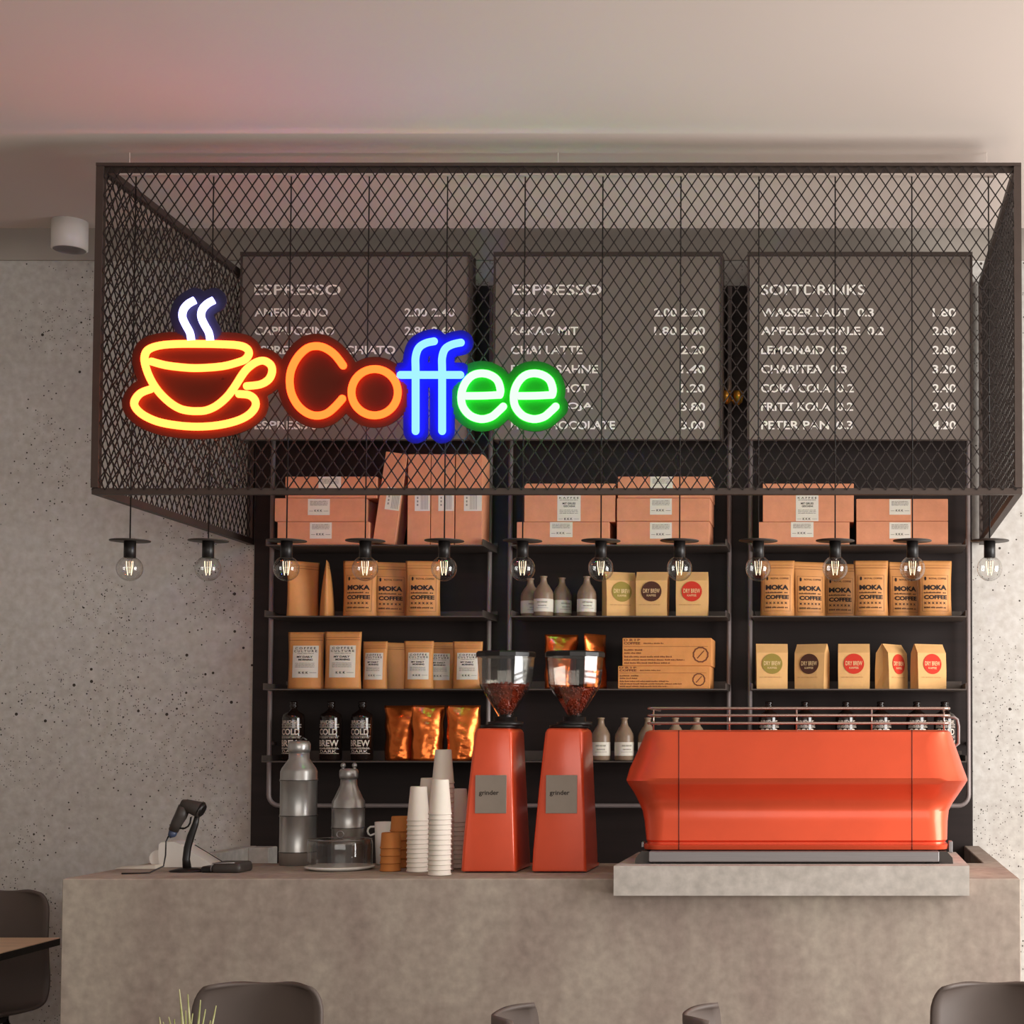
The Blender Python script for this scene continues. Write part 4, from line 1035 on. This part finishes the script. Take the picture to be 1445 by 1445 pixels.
# glass dome on plate
v = G(479.5, 1231, ZT); R = 47.5*K(v.y+0.1); 
t = thing('cake_dome', 'clear glass dome on a white plate, on the counter before the churns', 'cake dome', (P(479.5, 1228, v.y+R).x, v.y+R, ZT+0.0006))
obj('plate', MB().lathe([(0.001, 0), (R*0.8, 0), (R, 0.008), (R, 0.012), (R*0.93, 0.013), (0.001, 0.010)], n=48), M_porc, t, 'white round plate')
hd = P(480, 1184, v.y+R).z-ZT; R2 = R*0.93
dome = [(R2, 0.0135), (R2, hd-0.014), (R2*0.985, hd-0.005), (R2*0.94, hd), (R2*0.3, hd+0.001), (0.001, hd+0.001)]
obj('glass_dome', MB().lathe(dome+[(max(0.0008, a_-0.003), b_-0.003) for a_, b_ in reversed(dome)][:-1], n=48), M_glass, t, 'clear glass cover')
obj('knob', MB().tube([(0.012*math.cos(a_), 0, hd+0.0145+0.011*math.sin(a_)) for a_ in [2*PI*k_/14 for k_ in range(14)]], 0.0028, 8, closed=True), M_chrome, t)
obj('rim', MB().tube([(R2*0.97*math.cos(2*PI*k_/40), R2*0.97*math.sin(2*PI*k_/40), hd-0.001) for k_ in range(40)], 0.0016, 6, closed=True), M_chrome, t)
# churns
def churn(px, R_, levels, label, yb):
    v = G(px, 1220, ZT); Y = YB-0.075
    k = K(Y); base = ZT
    t = thing('milk_churn', label, 'milk churn', (P(px, 1200, Y).x, Y, ZT+0.0006), 0, 'galvanised metal churns')
    z = lambda py: P(px, py, Y).z-ZT
    prof = [(0.001, 0)]+[(r*k, z(py)) for r, py in levels]+[(0.001, z(levels[-1][1])+0.0005)]
    prof = [(r, max(0, zz)) for r, zz in prof]
    obj('churn_body', MB().lathe(prof, n=36), M_churn, t)
    return t, z, k
t, z, k = churn(420.5, 25, [(25, 1222), (25.3, 1203), (25.8, 1202), (25.2, 1200.5), (25, 1153), (25.6, 1152), (25.6, 1150.5), (25, 1149), (25, 1103), (25.6, 1102), (25.6, 1100), (25, 1098.5), (25, 1089), (23, 1084), (14, 1071), (14, 1061)], 'taller galvanised metal churn beside the dark panel edge', 0)
obj('lid', MB().lathe([(0.001, z(1062)), (14.5*k, z(1062)), (15.5*k, z(1058)), (15.5*k, z(1050)), (13*k, z(1046)), (0.001, z(1045))], n=30), M_churn, t)
obj('handle', MB().tube([(0.002, 0, z(1046)), (0.012, 0, z(1041)), (0.026, 0, z(1044.5))], 0.003, 8), M_churnband, t)
for py in (1101, 1151, 1202): obj('hoop', MB().lathe([(25.4*k, z(py)-0.002), (26.2*k, z(py)), (25.4*k, z(py)+0.002)], n=36), M_churnband, t)
t, z, k = churn(491, 22, [(22, 1222), (22.3, 1170), (23, 1169), (23, 1167), (22.5, 1166), (22.5, 1142), (23, 1141), (23, 1139), (22.5, 1138), (22.3, 1131), (19, 1125), (11.5, 1108), (11, 1098)], 'shorter galvanised metal churn behind the glass dome', 0)
obj('lid', MB().lathe([(0.001, z(1099)), (12*k, z(1099)), (12.8*k, z(1096)), (12.8*k, z(1088)), (11*k, z(1085)), (0.001, z(1084.5))], n=30), M_churn, t)
for s in (-1, 1): obj('lid_lug', MB().sphere((s*8*k, 0, z(1080.5)), 0.009, 12, 8, (1, 1, 1.1)).lathe([(0.005, z(1087)), (0.005, z(1081))], (s*8*k, 0, 0), 10), M_churn, t)
for py in (1140, 1168): obj('hoop', MB().lathe([(22.8*k, z(py)-0.002), (23.6*k, z(py)), (22.8*k, z(py)+0.002)], n=36), M_churnband, t)
# ------------------------------------------------------------------ payment things
def zsc(x, y): return (190+x/7.225, 1110+y/7.225)
Ys = 5.28
def Q(x, y, Y=Ys): px, py = zsc(x, y); return P(px, py, Y)
base = Vector((Q(540, 860).x, Ys, ZT+0.0006))
t = thing('barcode_scanner', 'black handheld barcode scanner resting in a curved stand', 'scanner', base)
r_ = lambda x, y, Y=Ys: Q(x, y, Y)-base
obj('scanner_head', MB().tube([r_(480,175), r_(530,190), r_(600,215), r_(660,235), r_(685,245)], 0.02, 14, rad=[0.015, 0.020, 0.024, 0.027, 0.025]), M_dgrey, t)
obj('scanner_nose', MB().tube([r_(672,235), r_(700,248)], 0.02, 14, rad=[0.028, 0.020]), M_black, t)
obj('grip', MB().tube([r_(510,205), r_(470,300), r_(430,370), r_(395,450)], 0.017, 14, rad=[0.020, 0.020, 0.018, 0.016]), M_dgrey, t)
obj('grip_cap', MB().tube([r_(397,448), r_(380,500), r_(385,520)], 0.014, 12, rad=[0.0145, 0.013, 0.008]), M_blue, t, 'blue-grey end cap')
obj('trigger_guard', MB().tube([r_(450,425), r_(510,425), r_(545,405), r_(565,370), r_(575,310)], 0.003, 8), M_black, t)
obj('stand_arm', MB().tube([r_(640,290), r_(620,380), r_(575,500), r_(540,620), r_(525,740), r_(535,835)], 0.011, 12, rad=[0.008, 0.010, 0.012, 0.012, 0.012, 0.014]), M_black, t)
bz = 0.0
obj('stand_foot', MB().lathe([(0.001, 0), (0.042, 0), (0.042, 0.004), (0.02, 0.012), (0.001, 0.014)], (0.0, 0, 0), 24, sx=1.4), M_black, t)
cpts = [Q(345,505)-base, Q(320,560)-base, Q(315,700, Ys-0.03)-base, Q(295,810, Ys-0.05)-base]
cpts += [Vector((Q(260,862,Ys).x-base.x, -0.08, 0.003)), Vector((Q(180,880).x-base.x, -0.10, 0.003)), Vector((Q(20,900).x-base.x, -0.11, 0.003))]
cpts = [tuple(c) for c in cpts]
obj('cable', MB().tube(cpts, 0.0025, 8), M_black, t)
# white terminal
Yt = 5.44
base = Vector((Q(370, 860, Yt).x, Yt, ZT+0.0006))
t = thing('payment_terminal', 'white payment terminal with a sloping top behind the barcode scanner', 'payment terminal', base)
poly = [Q(x, y, Yt)-base for x, y in ((250,858),(240,700),(245,590),(270,568),(400,565),(470,590),(500,620),(640,700),(780,790),(780,858))]
pp = [(p_.x, max(0.001, p_.z)) for p_ in poly]
b = MB().prism(pp, 0, 0.11); obj('casing', b, M_white_plastic, t)
top = [(pp[6][0], pp[6][1]+0.0012), (pp[8][0], pp[8][1]+0.0012), (pp[8][0], pp[8][1]+0.003), (pp[6][0], pp[6][1]+0.003)]
obj('keypad', MB().prism(top, 0.092, 0.098), M_dgrey, t)
v1 = Q(160, 700, Yt)-base
obj('paper_roll_cover', MB().tube([(v1.x+0.02, 0.01, 0.03), (v1.x+0.02, 0.1, 0.03)], 0.028, 18, smooth=True), M_white_plastic, t)
obj('paper_slip', MB().box(v1.x-0.02, pp[0][0], -0.0, 0.1, 0.0, 0.002), M_white_plastic, t) if False else None
v = Q(60, 820, 5.5)
rp = obj('receipt_pile', MB().loft([[(-0.07,-0.03,0),(0.07,-0.035,0),(0.07,0.04,0),(-0.06,0.035,0)],[(-0.05,-0.02,0.006),(0.065,-0.03,0.012),(0.07,0.03,0.012),(-0.045,0.02,0.006)]]), M_label)
rp.location = (v.x+0.03, 5.42, ZT+0.0006); tag(rp, 'low pale paper pile left of the payment terminal', 'paper')
# card reader
a = G(*zsc(960, 885), ZT); 
t = thing('card_reader', 'dark grey rounded card reader lying flat on the counter', 'card reader', (P(*zsc(960,880), a.y+0.04).x, a.y+0.01, ZT+0.0006))
w_ = 150/7.225*K(a.y)
obj('casing', MB().loft([[(x, y, zz) for x, y in rr(-w_*s, w_*s, 0.0+e, 0.12-e, 0.012, 4)] for s, e, zz in ((0.94, 0.004, 0), (1, 0, 0.006), (1.0, 0, 0.018), (0.93, 0.006, 0.030), (0.85, 0.012, 0.032))], smooth=True), M_dgrey, t)
obj('silver_edge', MB().tube([(-w_*1.0, 0.004, 0.004), (-w_*1.0, 0.001, 0.016), (-w_*0.88, 0.002, 0.031), (w_*0.6, 0.004, 0.0325)], 0.0016, 6), M_chrome, t)
obj('plug', MB().box(-w_*1.75, -w_*1.03, 0.01, 0.07, 0, 0.02, 0.004), M_black, t)
# ------------------------------------------------------------------ chairs
def chair(label, hgt=0.85, wd=0.325, m_=M_chair):
    t = thing('shell_chair', label, 'chair')
    s = hgt/0.85; b = MB(); rings_f = []; n = 14
    # profile (y forward = -y), back at +y
    pr = [(-0.20, 0.435), (-0.17, 0.45), (-0.05, 0.44), (0.08, 0.435), (0.15, 0.455), (0.19, 0.52), (0.205, 0.62), (0.215, 0.74), (0.222, 0.82), (0.224, 0.85)]
    pr = smooth(pr)
    for side in (1,):
        front = []
        for idx, (y, zz) in enumerate(pr):
            u = idx/(len(pr)-1); row = []
            half = wd/2*(1.06 if u < 0.55 else 1.06-0.06*(u-0.55)/0.45)
            rnd = 1.0
            if zz > 0.79 and u > 0.5:
                q = (zz-0.79)/0.06; rnd = 1-0.24*(1-math.sqrt(max(0, 1-q*q)))
            if u < 0.15: rnd = 1-0.16*(1-u/0.15)**2
            for i in range(n+1):
                e = -1+2*i/n; x = half*rnd*e
                curve = 0.05*e*e
                back = min(1, max(0, (u-0.42)/0.3))
                row.append(Vector((x, y-curve*back*1.3, zz*1.0+curve*(1-back)*0.5-0.006*back*e*e*(zz > 0.8))))
            front.append(row)
    th_ = 0.011; m_r = len(front); vs = []; fs = []
    def nrm(i, j):
        a_ = front[min(i+1, m_r-1)][j]-front[max(i-1, 0)][j]; c_ = front[i][min(j+1, n)]-front[i][max(j-1, 0)]
        q = a_.cross(c_); q.normalize(); return q
    A = [[front[i][j] for j in range(n+1)] for i in range(m_r)]; B = [[front[i][j]+nrm(i, j)*th_ for j in range(n+1)] for i in range(m_r)]
    idx = lambda l, i, j: l*m_r*(n+1)+i*(n+1)+j
    vs = [p_ for L_ in (A, B) for row in L_ for p_ in row]
    for i in range(m_r-1):
        for j in range(n):
            fs.append((idx(0,i,j), idx(0,i,j+1), idx(0,i+1,j+1), idx(0,i+1,j)))
            fs.append((idx(1,i,j), idx(1,i+1,j), idx(1,i+1,j+1), idx(1,i,j+1)))
    for i in range(m_r-1):
        for j in (0, n): fs.append((idx(0,i,j), idx(0,i+1,j), idx(1,i+1,j), idx(1,i,j)))
    for j in range(n):
        for i in (0, m_r-1): fs.append((idx(0,i,j), idx(0,i,j+1), idx(1,i,j+1), idx(1,i,j)))
    b.add([(v_.x, v_.y, v_.z*s) for v_ in vs], fs, True)
    obj('seat_shell', b, m_, t)
    obj('seat_bracket', MB().box(-0.08, 0.08, -0.09, 0.09, 0.405*s, 0.422*s), M_leg, t)
    for sx in (-1, 1):
        for sy in (-1, 1):
            obj('leg', MB().tube([(sx*0.07, sy*0.08, 0.413*s), (sx*0.16, sy*0.18, 0.0)], 0.01, 10, rad=[0.012, 0.008]), M_leg, t)
    return t
c1 = chair('grey-brown shell chair in front of the counter, left, behind the grass plant')
v = P(375, 1385, 4.26); c1.location = (v.x, 4.04, 0); c1.rotation_euler = (0,0,0)
c2 = dup(c1, (P(1403, 1385, 4.26).x, 4.04, 0), 0, 'grey-brown shell chair cut by the right edge of the picture', 'shell chairs'); c1['group'] = 'shell chairs'
c3 = dup(c1, (P(722, 1427, 3.8).x+0.19, 3.8, 0), PI/2, 'shell chair seen edge-on at the bottom, left of the two pale tips', 'shell chairs')
c4 = dup(c1, (P(990, 1427, 3.8).x+0.19, 3.8, 0), PI/2, 'shell chair seen edge-on at the bottom, under the espresso machine', 'shell chairs')
for c_ in (c3, c4):
    c_.location.z = 0
v = P(0, 1257, 6.2)
c5 = chair('dark shell chair against the wall at the left, behind the wooden table', v.z, 0.36, M_chair); c5['group'] = 'shell chairs'
c5.location = (P(80, 1300, 6.2).x-0.19, 5.98, 0)
# ------------------------------------------------------------------ table left
a = P(85, 1323, 5.99); 
tt = thing('cafe_table', 'oak topped table with dark edge cut by the left edge of the picture', 'table', (a.x-0.38, a.y-0.38, 0))
obj('tabletop', MB().box(-0.38, 0.38, -0.38, 0.38, a.z-0.003, a.z), M_wood, tt, 'oak tabletop')
obj('table_edge', MB().box(-0.38, 0.38, -0.38, 0.38, a.z-0.028, a.z-0.0035), M_black, tt, 'dark underside and edge')
obj('pedestal', MB().tube([(0,0,0.012), (0,0,a.z-0.03)], 0.03, 16), M_leg, tt)
obj('foot_plate', MB().lathe([(0.001, 0), (0.15, 0), (0.15, 0.008), (0.03, 0.016), (0.001, 0.016)], n=32), M_leg, tt)
# baseboard / low plinth seen between chair and counter
# ------------------------------------------------------------------ plant
Yp = 3.5; v = P(264, 1445, Yp)
t = thing('grass_plant', 'spiky green grass plant poking up in front of the left chair', 'plant', (v.x, Yp, 0))
obj('planter', MB().lathe([(0.001, 0), (0.10, 0), (0.13, 0.5), (0.135, 0.62), (0.125, 0.62), (0.12, 0.58), (0.001, 0.58)], n=32), M_pot, t)
r = random.Random(5); m = MB()
tips = [(253,1396), (265,1403), (283,1411), (305,1419), (290,1424), (225,1435), (238,1435), (262,1426), (272,1430), (246,1438), (280,1436), (297,1440), (230,1442), (258,1436)]
for i in range(36):
    if i < len(tips):
        q = P(tips[i][0], tips[i][1], Yp+r.uniform(-0.03, 0.03)); tip = Vector((q.x-v.x, q.y-Yp, q.z))
    else: tip = Vector((r.uniform(-0.15, 0.15), r.uniform(-0.14, 0.14), r.uniform(0.7, 0.84)))
    b0 = Vector((tip.x*0.25+r.uniform(-0.02, 0.02), tip.y*0.3+r.uniform(-0.03, 0.03), 0.585))
    mid = b0.lerp(tip, 0.55)+Vector((-tip.x*0.18, 0, 0.02))
    pts = [tuple(b0.lerp(mid, s).lerp(mid.lerp(tip, s), s)) for s in (0, 0.2, 0.4, 0.6, 0.8, 1)]
    m.tube(pts, 0.004, 5, rad=[0.004, 0.005, 0.005, 0.004, 0.0028, 0.0012], flat=0.5)
obj('leaves', m, M_leaf, t)
# ------------------------------------------------------------------ lights
def area(name, loc, target, sx, sy, power, col):
    l = bpy.data.lights.new(name, 'AREA'); l.shape = 'RECTANGLE'; l.size = sx; l.size_y = sy; l.energy = power; l.color = col
    o = bpy.data.objects.new(name, l); C.objects.link(o); o.location = loc
    d = Vector(target)-Vector(loc); o.rotation_euler = d.to_track_quat('-Z', 'Y').to_euler(); return o
area('window_daylight', (3.9, 3.6, 1.7), (-0.8, 6.2, 1.7), 2.6, 3.0, 300, (1.0, 0.99, 0.97))
area('shopfront_daylight', (0.6, -1.6, 2.5), (-0.8, 6, 1.4), 5.0, 1.7, 78, (1.0, 0.95, 0.89))
wd = bpy.data.worlds.new('world'); S.world = wd; wd.use_nodes = True
bg = wd.node_tree.nodes['Background']; bg.inputs[0].default_value = (1.0, 0.93, 0.87, 1); bg.inputs[1].default_value = 0.30
S.view_settings.view_transform = 'Standard'; S.view_settings.look = 'None'; S.view_settings.gamma = 1; S.view_settings.exposure = 0.12
S.view_settings.use_curve_mapping = False
S.cycles.use_denoising = True
S.cycles.max_bounces = 8; S.cycles.transparent_max_bounces = 24
S.cycles.sample_clamp_indirect = 4
